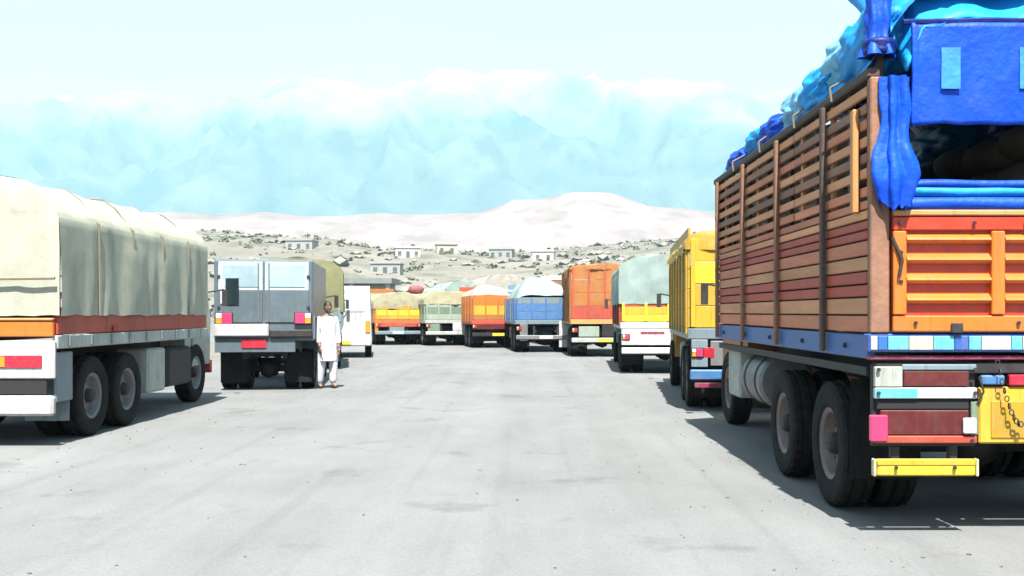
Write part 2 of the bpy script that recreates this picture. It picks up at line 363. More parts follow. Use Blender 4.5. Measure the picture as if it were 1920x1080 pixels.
# ------------------------------------------------------------------ truck parts
def tyre_mesh(r=0.5, wd=0.27):
    key = ('tyre', r, wd)
    if key not in CACHE:
        h = wd/2; mb = MB()
        prof = [(r*.56, -h*.8), (r*.62, -h*.95), (r*.8, -h), (r*.93, -h*.96), (r*.99, -h*.8), (r, -h*.45), (r*.965, -h*.4), (r*.965, -h*.28), (r, -h*.23), (r, h*.23), (r*.965, h*.28), (r*.965, h*.4), (r, h*.45), (r*.99, h*.8), (r*.93, h*.96), (r*.8, h), (r*.62, h*.95), (r*.56, h*.8)]
        mb.lathe_x(prof, 64, lambda rr, j, k: rr*(0.978 if (k % 2 and j in (3, 4, 5, 12, 13, 14)) else 1.0))
        CACHE[key] = mb.mesh('tyre', M_RUB)
    return CACHE[key]
def rim_mesh(r, wd, m, side):
    key = ('rim', r, wd, m.name, side)
    if key not in CACHE:
        mb = MB(); h = wd/2*side
        prof = [(0.02, h*.35), (r*.2, h*.35), (r*.28, h*.2), (r*.44, h*.15), (r*.5, h*.7), (r*.57, h*.84), (r*.575, -h*.8), (r*.4, -h*.7), (0.02, -h*.5)]
        mb.lathe_x(prof, 32, close=False)
        for k in range(8):
            a = k*math.pi/4; mb.bar((h*.12, r*.36*math.cos(a), r*.36*math.sin(a)), (h*.3, r*.36*math.cos(a), r*.36*math.sin(a)), 0.014, 6)
        CACHE[key] = mb.mesh('rim', m)
        hb = MB(); hb.lathe_x([(0.01, h*.95), (r*.12, h*.93), (r*.16, h*.75), (r*.19, h*.3)], 20, close=False); CACHE[key+('hub',)] = hb.mesh('hub', M_STEEL)
    return CACHE[key], CACHE[key+('hub',)]
def wheel(root, x, y, side, dual, r=0.5, wd=0.27, rim=M_RIM):
    a, hb = rim_mesh(r, wd, rim, side); o = link('wheel', a, root, (x, y, r)); link('hub', hb, o)
    link('tyre', tyre_mesh(r, wd), o)
    if dual: link('tyre', tyre_mesh(r, wd), o, (-side*(wd+0.05), 0, 0))
def undercarriage(root, W, L, zf, axles, r, rim=M_RIM, front_y=None):
    W0 = W
    for s in (-1, 1):
        piece('chassis_rail', root, M_STEEL, (s*.38-.04, s*.38+.04), (0.12, (front_y or L)+0.9), (zf-.48, zf-.2))
    for (y, dual, *ins) in axles:
        W = W0-2*(ins[0] if ins else 0)
        mb = MB(); mb.bar((-W/2+.2, y, r), (W/2-.2, y, r), 0.07, 10); ax = mb.build('axle', M_STEEL, root)
        if dual:
            d = MB(); d.lathe_x([(0.02, -.2), (.14, -.16), (.2, 0), (.14, .16), (.02, .2)], 18, close=False); d.build('differential', M_STEEL, ax, (0, y, r), smooth=True)
        for s in (-1, 1):
            wheel(root, s*(W/2-.17), y, s, dual, r, 0.27, rim)
            sp = MB()
            for q in range(5): sp.box((s*.42, y, r+.1+q*.022), (.07, 1.15-q*.2, .018))
            sp.build('leaf_spring', M_STEEL, root)
    for y in [0.3+k*1.2 for k in range(int((L)/1.2))]:
        piece('cross_member', root, M_STEEL, (-.339, .339), (y, y+.08), (zf-.4, zf-.3))
def cab(root, W, y0, zf, m, top=2.55, ln=1.7, m2=None, inset=.1):
    w_ = W/2-inset; mb = MB(); z0 = 0.62
    prof = [(y0, z0), (y0+ln, z0), (y0+ln+.05, 1.45), (y0+ln-.18, top-.12), (y0+ln-.35, top), (y0+.05, top), (y0, top-.08)]
    n = len(prof); L_ = [(-w_, a, b) for a, b in prof]; Rr = [(w_, a, b) for a, b in prof]
    tp = lambda p: (p[0]*(0.94 if p[2] > 1.6 else 1.0), p[1], p[2])
    L_ = [tp(p) for p in L_]; Rr = [tp(p) for p in Rr]
    mb.face(L_); mb.face(list(reversed(Rr)))
    for k in range(n): mb.face([L_[k], Rr[k], Rr[(k+1) % n], L_[(k+1) % n]])
    c = mb.build('cab', m, root)
    g = MB(); g.face([(-w_*.86, y0+ln+.046, 1.55), (w_*.86, y0+ln+.046, 1.55), (w_*.82, y0+ln-.165, top-.2), (-w_*.82, y0+ln-.165, top-.2)])
    ws = g.mesh('windscreen', M_GLASS); o = link('windscreen', ws, c); o.location = (0, .012, 0)
    for s in (-1, 1):
        piece('cab_door', c, m, (s*(w_+.004)-.012, s*(w_+.004)+.012), (y0+.35, y0+ln-.25), (.85, 1.52))
        x = s*(w_*.97+.002); mbw = MB(); mbw.box((x, y0+ln*.48, 1.85), (.03, ln*.5, .5)); mbw.build('cab_window', M_GLASS, c)
        mr = MB(); mr.bar((s*w_, y0+ln-.1, 1.9), (s*(w_+.24), y0+ln+.05, 1.95), .015); mr.box((s*(w_+.26), y0+ln+.05, 1.8), (.1, .04, .3)); mr.build('wing_mirror', M_STEEL, c)
        hl = MB(); hl.box((s*w_*.72, y0+ln+.045, .85), (.22, .04, .16)); hl.build('headlight', M_WLENS, c)
    piece('front_bumper', c, m2 or M_STEEL, (-w_, w_), (y0+ln+.03, y0+ln+.14), (.45, .68))
    # tall painted board over the windscreen, as these trucks carry
    piece('crown_board', c, m2 or m, (-w_*.85, w_*.85), (y0+ln-.45, y0+ln-.39), (top-.02, top+.25))
def tarp_arch(root, m, W, y0, y1, z0, zs, zt, seed, name='tarpaulin', wr=0.03, shoulder=0.35, rear=True, jut=0.0):
    # canvas thrown over hoops: two hanging sides, a rounded roof, a closed rear flap
    h = W/2+.03
    sec = [(-h, z0), (-h, z0+(zs-z0)*.33), (-h, z0+(zs-z0)*.66), (-h+.01, zs-.06), (-h+.05, zs+.03), (-h+shoulder*.6, zs+(zt-zs)*.62), (-h+shoulder, zt-.04), (-h+shoulder*1.6, zt), (0, zt+.02)]
    sec = sec+[(-x, z) for x, z in reversed(sec[:-1])]
    dense = []
    for (a, b) in zip(sec[:-1], sec[1:]):
        for k in range(4): dense.append((a[0]+(b[0]-a[0])*k/4, a[1]+(b[1]-a[1])*k/4))
    dense.append(sec[-1]); nu = int((y1-y0)/.1); nv = len(dense)-1
    def f(u, v):
        x, z = dense[min(int(round(v*nv)), nv)]; y = y0+(y1-y0)*u
        sag = -(0.02+.03*abs(nse(y*.8, seed)))*abs(math.sin(math.pi*(y-y0)/1.15))
        nx = x/h; nz_ = max(0, (z-zs)/(zt-zs+1e-6))
        d = sag*(0.6+0.6*nz_)+wr*fbm(x*1.1+seed, y*1.6, z*1.3, 4)*0.8+wr*.9*math.sin(y*9+4*nse(y*1.3, z*.6, seed))*max(0, 1-nz_)*min(1, (zs+.2-z)/(zs-z0+.2))
        d = max(d, -.02*(1-nz_)-.2*nz_)
        px_ = x+d*(1 if x > 0 else -1)*(1-nz_*.6)*min(1, abs(nx)*1.5); pz = z+d*nz_
        if z <= z0+1e-4: pz += 0.03*nse(y*3, seed)
        return (px_, y, pz)
    mb = MB(); mb.grid(nu, nv, f); o = mb.build(name, m, root, smooth=True)
    if rear:
        def g(u, v):
            i = u*nv/2; k = int(min(i, nv/2)); a = dense[k]; x = a[0]; t = v
            xx = (x+(-2*x)*t)*1.008; zz = a[1]
            d = wr*1.3*fbm(xx*1.6+seed*2, zz*1.2, 3.3, 4)+wr*.5*math.sin(xx*11+2*nse(zz*2, seed))*.5
            edge = min(1, 4*t, 4*(1-t)); 
            return (xx, y0-.02-max(-.012, d)*edge-0.02*edge, zz+(0.02*nse(xx*4, seed) if k == 0 else 0))
        mb = MB(); mb.grid(nv//2, 26, g); mb.build('rear_flap', m, root, smooth=True)
    return o
def ropes(root, W, ys, zlow, ztop, sh=0.3, n='rope'):
    for y in ys:
        h = W/2+.03; mb = MB(); zs = ztop-.45
        mb.tube([(-h, y, zlow), (-h, y+.03, zs), (-h+.06, y+.02, zs+.05), (-h+sh*.6, y+.02, ztop-.14), (-h+sh, y+.02, ztop-.02), (0, y, ztop+.03), (h-sh, y-.02, ztop-.02), (h-sh*.6, y-.02, ztop-.14), (h-.06, y-.02, zs+.05), (h, y-.03, zs), (h, y, zlow)], .011, 5); mb.build(n, M_ROPE, root)
def lamp_pair(root, W, y, z, m=M_RED, d=(.16, .05, .12), inset=.14):
    for s in (-1, 1):
        x = s*(W/2-inset); o = piece('tail_lamp', root, M_STEEL, (x-d[0]/2-.02, x+d[0]/2+.02), (y-.03, y+.03), (z-d[2]/2-.02, z+d[2]/2+.02))
        a_, b2 = -d[0]/2, d[0]/2; c1 = a_+d[0]*.62
        piece('lens', o, m, (a_, c1-.003) if s > 0 else (-c1+.003, b2), (-.05, -.032), (-d[2]/2, d[2]/2), bev=.005)
        piece('lens', o, M_AMB, (c1+.003, b2) if s > 0 else (a_, -c1-.003), (-.048, -.032), (-d[2]/2, .0), bev=.005)
        piece('lens', o, M_WLENS, (c1+.003, b2) if s > 0 else (a_, -c1-.003), (-.048, -.032), (.006, d[2]/2), bev=.005)
def mudflaps(root, W, y, m, z0=.22, z1=.8):
    for s in (-1, 1):
        mb = MB(); x = s*(W/2-.33); mb.grid(6, 4, lambda u, v: (x-.26+.52*u, y+.02*math.sin(u*7+v*3), z0+(z1-z0)*v))
        o = mb.build('mudflap', m, root); md = o.modifiers.new('thick', 'SOLIDIFY'); md.thickness = .012
def plank_wall(root, side, W, y0, y1, boards, thick=.035, seglen=None, gapj=.004):
    x = side*(W/2-thick/2)
    for (z0, z1, m) in boards:
        j = random.uniform(-.004, .004)
        piece('plank', root, m, (x-thick/2+j, x+thick/2+j), (y0, y1), (z0+gapj, z1-gapj), bev=.006)
def rear_planks(root, W, y, boards, thick=.035):
    for (z0, z1, m) in boards:
        piece('tailboard_plank', root, m, (-W/2+.05, W/2-.05), (y, y+thick), (z0+.004, z1-.004), bev=.006)
def corner(px_, Y): return (px_-1000)/2000*Y
def truck_root(name, label, px_, Y, W, rz=0, right=False, cat='truck', group='trucks parked along both sides of the road'):
    X = corner(px_, Y); a = R(rz); ex = Vector((math.cos(a), math.sin(a), 0)); p = Vector((X, Y, .006))+ex*(-W/2 if right else W/2)
    r = empty(name, p, a); tag(r, label, cat, group); return r

# ------------------------------------------------------------------ NEAR RIGHT: wooden-sided truck with blue tarpaulin
W = 2.4; L = 6.2; zf = 1.40
A = truck_root('cargo_truck', 'nearest truck on the right, orange ribbed tailgate, planked wooden sides, blue tarpaulin', 1630, 7.3, W)
undercarriage(A, W, L, zf, [(1.2, True), (2.75, True), (7.45, False, .34)], .5, M_RIM, L)
piece('bed_floor', A, M_FLOOR, (-W/2+.04, W/2-.04), (.06, L), (zf-.06, zf-.005))
for s in (-1, 1):
    piece('sill', A, M_SBLUE, (s*(W/2-.03)-.03, s*(W/2-.03)+.03), (.05, L), (1.22, 1.385), bev=.01)
    mb = MB(); mb.box((s*(W/2-.05), L/2, 1.13), (.05, L-.3, .06)); mb.build('sill_rail', M_STEEL, A)
    boards = [(1.40, 1.52, M_PINKW), (1.525, 1.645, M_TAN), (1.65, 1.735, M_BRED), (1.74, 1.825, M_BRED), (1.83, 1.93, M_TAN), (1.935, 2.04, M_PINKW), (2.045, 2.11, M_BRED), (2.115, 2.18, M_BRED), (2.185, 2.25, M_TAN), (2.255, 2.32, M_PINKW)]
    plank_wall(A, s, W, .05, L, boards)
    for k in range(7):                        # open upper side: spaced horizontal slats
        z = 2.35+k*.115; m = [M_PINKW, M_TAN, M_BRW, M_TAN, M_PINKW, M_BRW, M_TAN][k]
        for q in range(3):                    # each slat made of three lengths of board
            x = s*(W/2-.012+random.uniform(-.006, .006)); dz = random.uniform(-.006, .006)
            piece('slat', A, m, (x-.015, x+.015), (.06+q*2.05, .055+q*2.05+2.03), (z+dz, z+.066+dz), (random.uniform(-.004, .004), 0, 0), bev=.005)
    piece('top_rail', A, M_DBRW, (s*(W/2-.03)-.045, s*(W/2-.03)+.045), (.0, L+.02), (3.15, 3.22), bev=.012)
    for k in range(25):                       # thin uprights behind the lattice
        y = .09+k*.46; x = s*(W/2-.05)
        if y > L-.1: continue
        piece('upright', A, [M_TAN, M_DBRW][k % 2], (x-.02, x+.02), (y, y+.06), (2.33, 3.148), bev=.006)
    for k, y in enumerate((1.06, 2.66, 4.26, 5.86)):  # long stakes down to the sill
        x = s*(W/2+.034); piece('long_stake', A, [M_DBRW, M_BRW, M_BRW, M_BRW][k], (x-.018, x+.018), (y-.035, y+.035), (1.24, 3.14), bev=.008)
    x = s*(W/2+.03); piece('corner_stake', A, M_OSTK, (x-.022, x+.022), (.2, .28), (2.24, 2.97), bev=.008)
    piece('corner_post', A, M_BRW, (s*(W/2-.07)-.07, s*(W/2-.07)+.06), (-.03, .045), (1.40, 3.15), bev=.01)
    for k in range(5):
        y = .55+k*1.25; mb = MB(); mb.lathe_x([(.005, .022), (.018, .018), (.022, 0)], 10, close=False); b_ = mb.build('bolt_head', M_STEEL, A, (s*(W/2+.001), y, 1.3)); b_.scale = (s, 1, 1)
piece('headboard', A, M_BRW, (-W/2+.06, W/2-.06), (L-.05, L), (1.4, 3.2))
# tailgate: red sheet, orange ribs and stiles
tg = piece('tailgate', A, M_ORED, (-1.05, 1.05), (.0, .04), (1.41, 2.215)); cx, cy, cz = tg.location
def tgp(n, m, x, y, z, rot=(0, 0, 0), bev=.008): return piece(n, tg, m, x, (y[0]-cy, y[1]-cy), (z[0]-cz, z[1]-cz), rot, bev)
tgp('top_edge', M_OSTK, (-1.05, 1.05), (-.045, .05), (2.2, 2.24)); tgp('top_rail', M_ORED, (-1.05, 1.05), (-.035, -.002), (2.1, 2.195))
tgp('bottom_rail', M_ORG, (-1.05, 1.05), (-.04, -.002), (1.41, 1.52))
for k in range(4):
    x0 = -1.05+k*.67; tgp('stile', M_ORG, (x0, x0+.09), (-.05, -.002), (1.525, 2.095))
for b_ in range(3):
    x0 = -1.05+.09+b_*.67+.003; x1 = x0+.574
    for k in range(4):
        z = 1.60+k*.137
        me = MB(); d = .05; hh = .07
        sec = [(-.002, z), (-d*.55, z+.004), (-d, z+hh*.35), (-d*.9, z+hh*.55), (-.002, z+hh)]
        P0 = [(x0, a-cy, b-cz) for a, b in sec]; P1 = [(x1, a-cy, b-cz) for a, b in sec]
        me.face(P0); me.face(P1[::-1])
        for i in range(5): me.face([P0[i], P1[i], P1[(i+1) % 5], P0[(i+1) % 5]])
        me.build('rib', M_ORG, tg)
for x in (-.62, 0.05, .72):
    tgp('hinge', M_STEEL, (x-.04, x+.04), (-.06, -.042), (1.40, 1.47))
for s in (-1, 1):
    mb = MB(); mb.tube([(s*1.06, -.05, 2.05), (s*1.0, -.075, 1.9), (s*1.02, -.07, 1.78)], .012, 6); mb.build('latch_chain', M_STEEL, A)
# painted rear beam in coloured blocks
piece('rear_beam', A, M_BLUE, (-W/2-.01, W/2+.01), (-.02, .1), (1.27, 1.395))
pat = [(M_WHITE, .05), (M_SBLUE, .07), (M_CYAN, .15), (M_CREAM, .17), (M_CYAN, .15), (M_BLUE, .1), (M_CYAN, .09), (M_WHITE, .21), (M_CYAN, .08), (M_CREAM, .17)]
pat = pat+pat[::-1]; x = -W/2+.0; tot = sum(p[1] for p in pat); k_ = W/tot
for m, d in pat:
    piece('painted_block', A, m, (x+.002, x+d*k_-.002), (-.034, -.021), (1.285, 1.38), bev=.004); x += d*k_
piece('red_strip', A, M_MAG, (-W/2, W/2), (0, .08), (1.215, 1.245))
piece('step_rail', A, M_STEEL, (-W/2+.05, W/2-.05), (.02, .1), (1.12, 1.2))
for s in (-1, 1):
    cl = empty('lamp_cluster', (s*.81, .03, .9), 0, A)
    cl_m = MB(); cl_m.box((0, .05, 0), (.7, .06, .56)); bpy.data.objects.remove(cl)
    cl = cl_m.build('lamp_cluster', M_STEEL, A, (s*.81, .03, .9))
    def cp(n, m, x, y, z, bev=.006): 
        xx = (x[0]*s, x[1]*s); xx = (min(xx), max(xx)); return piece(n, cl, m, xx, y, z, (0, 0, 0), bev)
    cp('frame_bar', M_WHITE, (-.35, .35), (-.03, .018), (.05, .125)); cp('frame_bar', M_CYAN, (.06, .352), (-.034, -.031), (.055, .12), .001)
    cp('frame_bar', M_PGREY, (.16, .35), (-.028, .018), (.13, .27))
    cp('frame_bar', M_GBLUE, (-.35, .16), (-.02, .018), (.245, .285))
    cp('reflector_panel', M_DRED, (-.3, .15), (-.015, .018), (.135, .24))
    cp('reflector_panel', M_DRED, (-.3, .31), (-.015, .018), (-.2, -.03))
    cp('dark_slot', M_DARK, (-.3, .33), (-.012, .018), (-.025, .045))
    cp('tail_lens', M_PINK, (.27, .39), (-.06, -.016), (-.24, -.06), .008)
    cp('reverse_lens', M_WLENS, (-.34, -.25), (-.05, -.016), (-.19, -.08), .02)
    cp('lower_bar', M_BRED, (-.35, .35), (-.03, .018), (-.255, -.205))
    cp('side_bar', M_GRN, (-.36, -.31), (-.025, .018), (-.2, .03))
    bar = piece('guard_bar', A, M_YEL2, (s*.81-.34, s*.81+.34), (.0, .05), (.42, .535), bev=.012)
    piece('end_cap', bar, M_CREAM, (-.36, -.342), (-.03, .03), (-.06, .06)); piece('end_cap', bar, M_CREAM, (.342, .36), (-.03, .03), (-.06, .06))
    piece('top_band', bar, M_YEL, (-.335, .335), (-.031, -.026), (.02, .054), bev=.001)
    piece('guard_bracket', A, M_STEEL, (s*.6-.03, s*.6+.03), (.06, .12), (.44, 1.0)); piece('guard_bracket', A, M_STEEL, (s*1.0-.03, s*1.0+.03), (.06, .12), (.44, .62))
bm_ = MB(); bm_.bar((0, 0, 0), (0, -.014, 0), .013, 8); bolt = bm_.mesh('bolt', M_STEEL)
for s in (-1, 1):
    for (x, z) in ((.48, .99), (1.14, .99), (.48, 1.15), (1.14, 1.15), (.5, .665), (1.1, .665), (.62, .48), (1.02, .48), (.2, 1.47), (.9, 1.47), (1.0, 1.75), (1.0, 1.95), (1.0, 2.15), (.5, 2.15), (.15, 2.15)):
        link('bolt', bolt, A, (s*x, -.045 if z > 1.3 else -.008, z))
    ch = MB(); 
    for k in range(11):
        t = k/10; px0 = s*(.34-.16*t); pz = 1.2-.42*math.sin(math.pi*t*.5); ch.lathe_x([(.012, -.004), (.018, -.004), (.018, .004), (.012, .004)], 8); n_ = 32
        for q in range(len(ch.v)-n_, len(ch.v)): v = ch.v[q]; ch.v[q] = (px0+(v[0] if k % 2 else v[1]), -.04+(v[1] if k % 2 else v[0]), pz+v[2]*1.3)
    ch.build('safety_chain', M_STEEL, A)
    cb = MB(); cb.tube([(s*.45, .0, 1.1), (s*.42, -.01, 1.0), (s*.46, .0, .92)], .008, 5); cb.build('lamp_cable', M_DARK, A)
piece('centre_panel', A, M_YEL, (-.44, .44), (.02, .06), (.64, 1.03), bev=.012)
piece('panel_trim', A, M_OCH, (-.36, .36), (.012, .019), (.68, .93), bev=.003)
piece('blue_plaque', A, M_TBLUE, (-.43, -.27), (.0, .05), (1.045, 1.11)); piece('red_plaque', A, M_RED, (-.24, -.1), (.0, .05), (1.04, 1.115)); piece('blue_plaque', A, M_TBLUE, (.27, .43), (.0, .05), (1.045, 1.11))
mudflaps(A, W, .66, M_RUB, .3, 1.05)
for s in (-1, 1):
    mb = MB(); mb.lathe_x([(.01, -.5), (.26, -.5), (.29, -.47), (.29, .47), (.26, .5), (.01, .5)], 24, close=False)
    o = mb.build('fuel_tank', M_GREY, A, (s*(W/2-.32), 4.2, .82), (0, 0, R(90))); 
    for yy in (-.27, .27): 
        st = MB(); st.lathe_x([(.293, yy-.03), (.298, yy-.03), (.298, yy+.03), (.293, yy+.03)], 24); st.build('tank_strap', M_STEEL, o)
    piece('tool_box', A, M_PGREY, (s*(W/2-.3)-.22, s*(W/2-.3)+.22), (5.0, 5.7), (.55, 1.1), bev=.02)
cab(A, W, L+.08, zf, M_ORG2, 2.7, 1.7, M_BLUE, .42)
# load of jute sacks inside: recognisable through the gaps
rs = random.Random(11); CACHE_S = {}
def sack_mesh(v):
    mb = MB()
    def f(u, w2):
        a = 2*math.pi*u; e = math.pi*(w2-.5); r = .5*abs(math.cos(e))**.55; x = r*math.cos(a); y = .5*math.sin(e); z = r*math.sin(a)*.45
        d = 1+.12*fbm(x*3+v, y*3, z*3, 3); return (x*.56*d, y*.85*d, z*.62*d)
    mb.grid(14, 10, f); return mb.mesh('sack', M_SACK, True)
sm = [sack_mesh(v*7.1) for v in range(3)]
for ly in range(6):
    for iy in range(5):
        for ix in (0, 1, 2, 3):
            if ix in (1, 2) and (iy < 2 or ly < 2 or ly > 4): continue  # centre rows and top layer added to block light inside the body
            o = link('jute_sack', sm[rs.randrange(3)], None, (0, 0, 0))
            o.parent = None; loc = A.matrix_basis @ Vector((-.87+ix*.58, 1.95+iy*.78+rs.uniform(-.05, .05), 1.56+ly*.29+rs.uniform(-.02, .02)))
            o.location = loc; o.rotation_euler = (rs.uniform(-.08, .08), rs.uniform(-.1, .1), rs.uniform(-.12, .12)); o.scale = (1, 1, 1.25)
            tag(o, 'jute sack stacked inside the plank-sided truck behind its slats', 'sack', 'jute sacks loaded in the wooden sided truck')
# the blue tarpaulin heaped over the load
tp = empty('blue_tarpaulin', A.location); tag(tp, 'bright blue tarpaulin heaped over the load and hanging at the back', 'tarpaulin')
def heap(u, v):
    x = -1.17+2.34*v; y = .0+6.15*u; t = abs(x)/1.17
    rise = (1-t**5)
    z = 3.17+rise*(.36+.18*nse(y*.55, 2.2)+.5*(1-t*t)*(.6+.4*nse(y*.4+9, x*.5)))
    z += .2*(.35-abs(fbm(x*1.5, y*1.3, 5.5, 5)))*rise + .05*fbm(x*5, y*5, 1.5, 3)*rise + .03*math.sin(y*5.2+4*nse(x, y*.7))*rise*(t)
    if u < .12 and t > .55: z += (0.12-u)/.12*.10
    return (x*(1+.02*nse(y*2, x)), y+.04*nse(x*3, y), z)
mb = MB(); mb.grid(170, 70, heap)
o = mb.build('heaped_sheet', M_TLB, tp, smooth=True)
M_TWB = glossy_cloth('bright_sunlit_blue_tarpaulin', (0.25, 0.65, 0.95))  # paler copy for the folds, sunlight put into the colour
def bundle(cx, cy, cz, rx, ry, rz, m, ph):
    def f(u, v):
        a = 2*math.pi*u; e = math.pi*(v-.5); r = abs(math.cos(e))**.7; p = Vector((r*math.cos(a), r*math.sin(a), math.sin(e)))
        d = 1+.3*(.3-abs(fbm(p.x*1.6+ph, p.y*1.6, p.z*1.6, 4)))+.1*math.sin(p.y*9+4*nse(p.x*2+ph, p.z*2))
        return (cx+p.x*rx*d, cy+p.y*ry*d, cz+p.z*rz*d)
    mb = MB(); mb.grid(48, 30, f); mb.build('bundled_fold', m, tp, smooth=True)
for k, (x, y, z, rx, ry, rz, m) in enumerate(((-.98, .62, 3.47, .2, .5, .26, M_TLB), (-.9, 1.25, 3.55, .24, .42, .2, M_TWB), (-1.02, 1.75, 3.4, .17, .5, .19, M_TLB), (-.95, 2.6, 3.43, .2, .55, .17, M_TWB), (-1.03, 3.5, 3.36, .15, .5, .14, M_TBL), (-.95, 4.3, 3.4, .2, .6, .13, M_TLB), (-1.03, 5.3, 3.33, .14, .6, .11, M_TBL), (.95, .9, 3.45, .2, .6, .24, M_TLB), (.98, 2.4, 3.42, .2, .7, .2, M_TBL), (.98, 4.4, 3.4, .2, .8, .18, M_TLB))):
    bundle(x, y, z, rx, ry, rz, m, k*3.7)
def flap(u, v):
    x = -.93+1.86*u; z = 2.82+.69*v; return (x+.01*nse(z*4, 3), -.03-.018*fbm(x*2.5, z*2.2, 1.1, 4)-.01*math.sin(x*14+2*nse(z*3, 1))*(1-v)-(.012 if (u in (0, 1)) else 0), z+.012*nse(x*5, 7)*(1-v))
mb = MB(); mb.grid(60, 22, flap); fl = mb.build('rear_sheet', M_TBL, tp, smooth=True); md = fl.modifiers.new('thick', 'SOLIDIFY'); md.thickness = .02
for k in range(4):
    x = -.665+k*.53; pp = MB(); pp.grid(5, 6, lambda u, v: (x-.065+.13*u, -.062-.006*nse(u*2+k, v*2), 3.06+.28*v)); q = pp.build('pale_patch', M_PATCH, fl); md = q.modifiers.new('thick', 'SOLIDIFY'); md.thickness = .006
def hood(u, v):
    x = -.97+1.94*u; y = -.05+1.5*v; z = 3.525+.95*v**.85
    e = .035*math.cos(x*2*math.pi/.54)*(1-v*.4)
    return (x, y, z+e+.03*fbm(x*2, y*2, 9, 4)-.35*max(0, abs(x)-.85)/.12)
mb = MB(); mb.grid(70, 24, hood); h_ = mb.build('hood_sheet', M_TLB, tp, smooth=True); md = h_.modifiers.new('thick', 'SOLIDIFY'); md.thickness = .02
mb = MB(); mb.tube([(-.98, -.03, 3.52), (-.4, -.04, 3.53), (.4, -.03, 3.52), (.98, -.03, 3.53)], .02); mb.build('hem_pole', M_TNAVY, tp)
def roll(z, r, m, ph):
    mb = MB()
    def f(u, v):
        x = -.96+1.92*u; a = 2*math.pi*v; rr = r*(1+.12*fbm(x*3+ph, math.cos(a)*1.2, math.sin(a)*1.2, 3)); return (x, .02+rr*1.2*math.cos(a), z+rr*math.sin(a)+.01*nse(x*2, ph))
    mb.grid(50, 14, f); mb.build('tarpaulin_roll', m, tp, smooth=True)
roll(2.285, .05, M_TBL, 1); roll(2.365, .035, M_TLB, 2); roll(2.42, .03, M_TBL, 3)  # middle roll painted lighter to stand for a highlight
def drape(u, v):                               # gathered corner hanging down inside the post
    a = 2*math.pi*u; z = 2.26+.88*v; r = .085+.055*math.exp(-((v-.22)/.18)**2)+.02*nse(v*4, 2)
    r *= 1+.25*math.sin(a*6+3*nse(v*2.2, 8)+1.5*v)+.22*fbm(math.cos(a)*1.7, v*3.5, math.sin(a)*1.7, 4); return (-1.04+.03*nse(v*3, 4)+r*math.cos(a), -.05+r*.75*math.sin(a), z+.05*fbm(math.cos(a)*2, 1.2, math.sin(a)*2, 3)*(1-v))
mb = MB(); mb.grid(72, 44, drape); mb.build('hanging_corner', M_TBL, tp, smooth=True)
mb = MB(); mb.grid(40, 30, lambda u, v: (-drape(u, v)[0], drape(u, v)[1], drape(u, v)[2])); mb.build('hanging_corner', M_TBL, tp, smooth=True)
def horn(s):
    def f(u, v):
        a = 2*math.pi*u; r = .078+.03*nse(v*4, s*4)+.035*max(0, 1-v*6); r *= 1+.2*math.sin(a*5+3*v+2*nse(v*5, a))+.1*fbm(math.cos(a)*2, v*5, math.sin(a)*2, 3)
        return (s*(1.125-.01*v)+r*math.cos(a), .05+r*math.sin(a), 3.3+.85*v)
    return f
for s in (-1, 1):
    mb = MB(); mb.grid(48, 36, horn(s)); mb.build('wrapped_pole_top', M_TBL, tp, smooth=True)
    piece('corner_pole', A, M_STEEL, (s*1.11-.03, s*1.11+.03), (.055, .115), (3.1, 4.18))
    mb = MB(); mb.lathe_x([(.09, -.06), (.108, -.045), (.113, -.02), (.1, .0), (.113, .02), (.108, .045), (.09, .06)], 22, lambda r_, j, k: r_*(1+.05*nse(k*.9, j*.7))); k = mb.build('knotted_rope', M_TNAVY, tp, (s*1.12, .05, 3.36), (R(6), R(90), 0), smooth=True)
for y in (.75, 1.9, 3.3, 4.7):
    mb = MB(); pts = []
    for k in range(25):
        v = k/24; p = heap(y/6.15, v); pts.append((p[0], p[1], p[2]+.015))
    pts = [(-1.25, y, 3.13), (-1.262, y, 3.235)]+pts[1:-1]+[(1.262, y, 3.235), (1.25, y, 3.13)]
    mb.tube(pts, .008, 5); mb.build('tie_rope', M_ROPE, tp)

# ------------------------------------------------------------------ NEAR LEFT: truck under cream canvas
W = 2.44; L = 5.6; zf = 1.3
B = truck_root('canvas_truck', 'nearest truck on the left, cream canvas cover, white rear bumper panel', 105, 12.2, W, 0, True)
undercarriage(B, W, L, zf, [(1.15, True), (2.3, True), (6.2, False, .3)], .5, M_RIMW, L)
piece('bed_floor', B, M_FLOOR, (-W/2+.05, W/2-.05), (.06, L), (zf-.02, zf+.05))
for s in (-1, 1):
    x = s*(W/2-.02)
    for k in range(4):
        piece('side_board', B, M_BRED, (x-.02, x+.02), (.05+k*1.39, .05+k*1.39+1.38), (1.285, 1.6), bev=.008)
    piece('sill', B, M_PGREY, (x-.03, x+.035), (.02, L), (1.12, 1.275), bev=.01)
    for k in range(9): piece('side_bracket', B, M_GBLUE, (s*(W/2+.022)-.012, s*(W/2+.022)+.012), (.3+k*.62, .36+k*.62), (1.14, 1.27))
    piece('side_guard', B, M_GBLUE, (s*(W/2-.05)-.02, s*(W/2-.05)+.02), (.08, .52), (.5, 1.08), bev=.012)
    piece('side_box', B, M_PGREY, (s*(W/2-.28)-.24, s*(W/2-.28)+.24), (3.05, 3.75), (.38, 1.02), bev=.03)
    piece('side_box', B, M_STEEL, (s*(W/2-.28)-.2, s*(W/2-.28)+.2), (4.0, 5.1), (.4, 1.0), bev=.05)
    piece('reflector', B, M_RED, (s*(W/2+.018)-.006, s*(W/2+.018)+.006), (1.62, 1.78), (1.3, 1.36), bev=.002)
tarp_arch(B, M_TCREAM, W, .02, L+.05, 1.5, 2.68, 3.1, 2.2, 'canvas_cover', .035, .42)
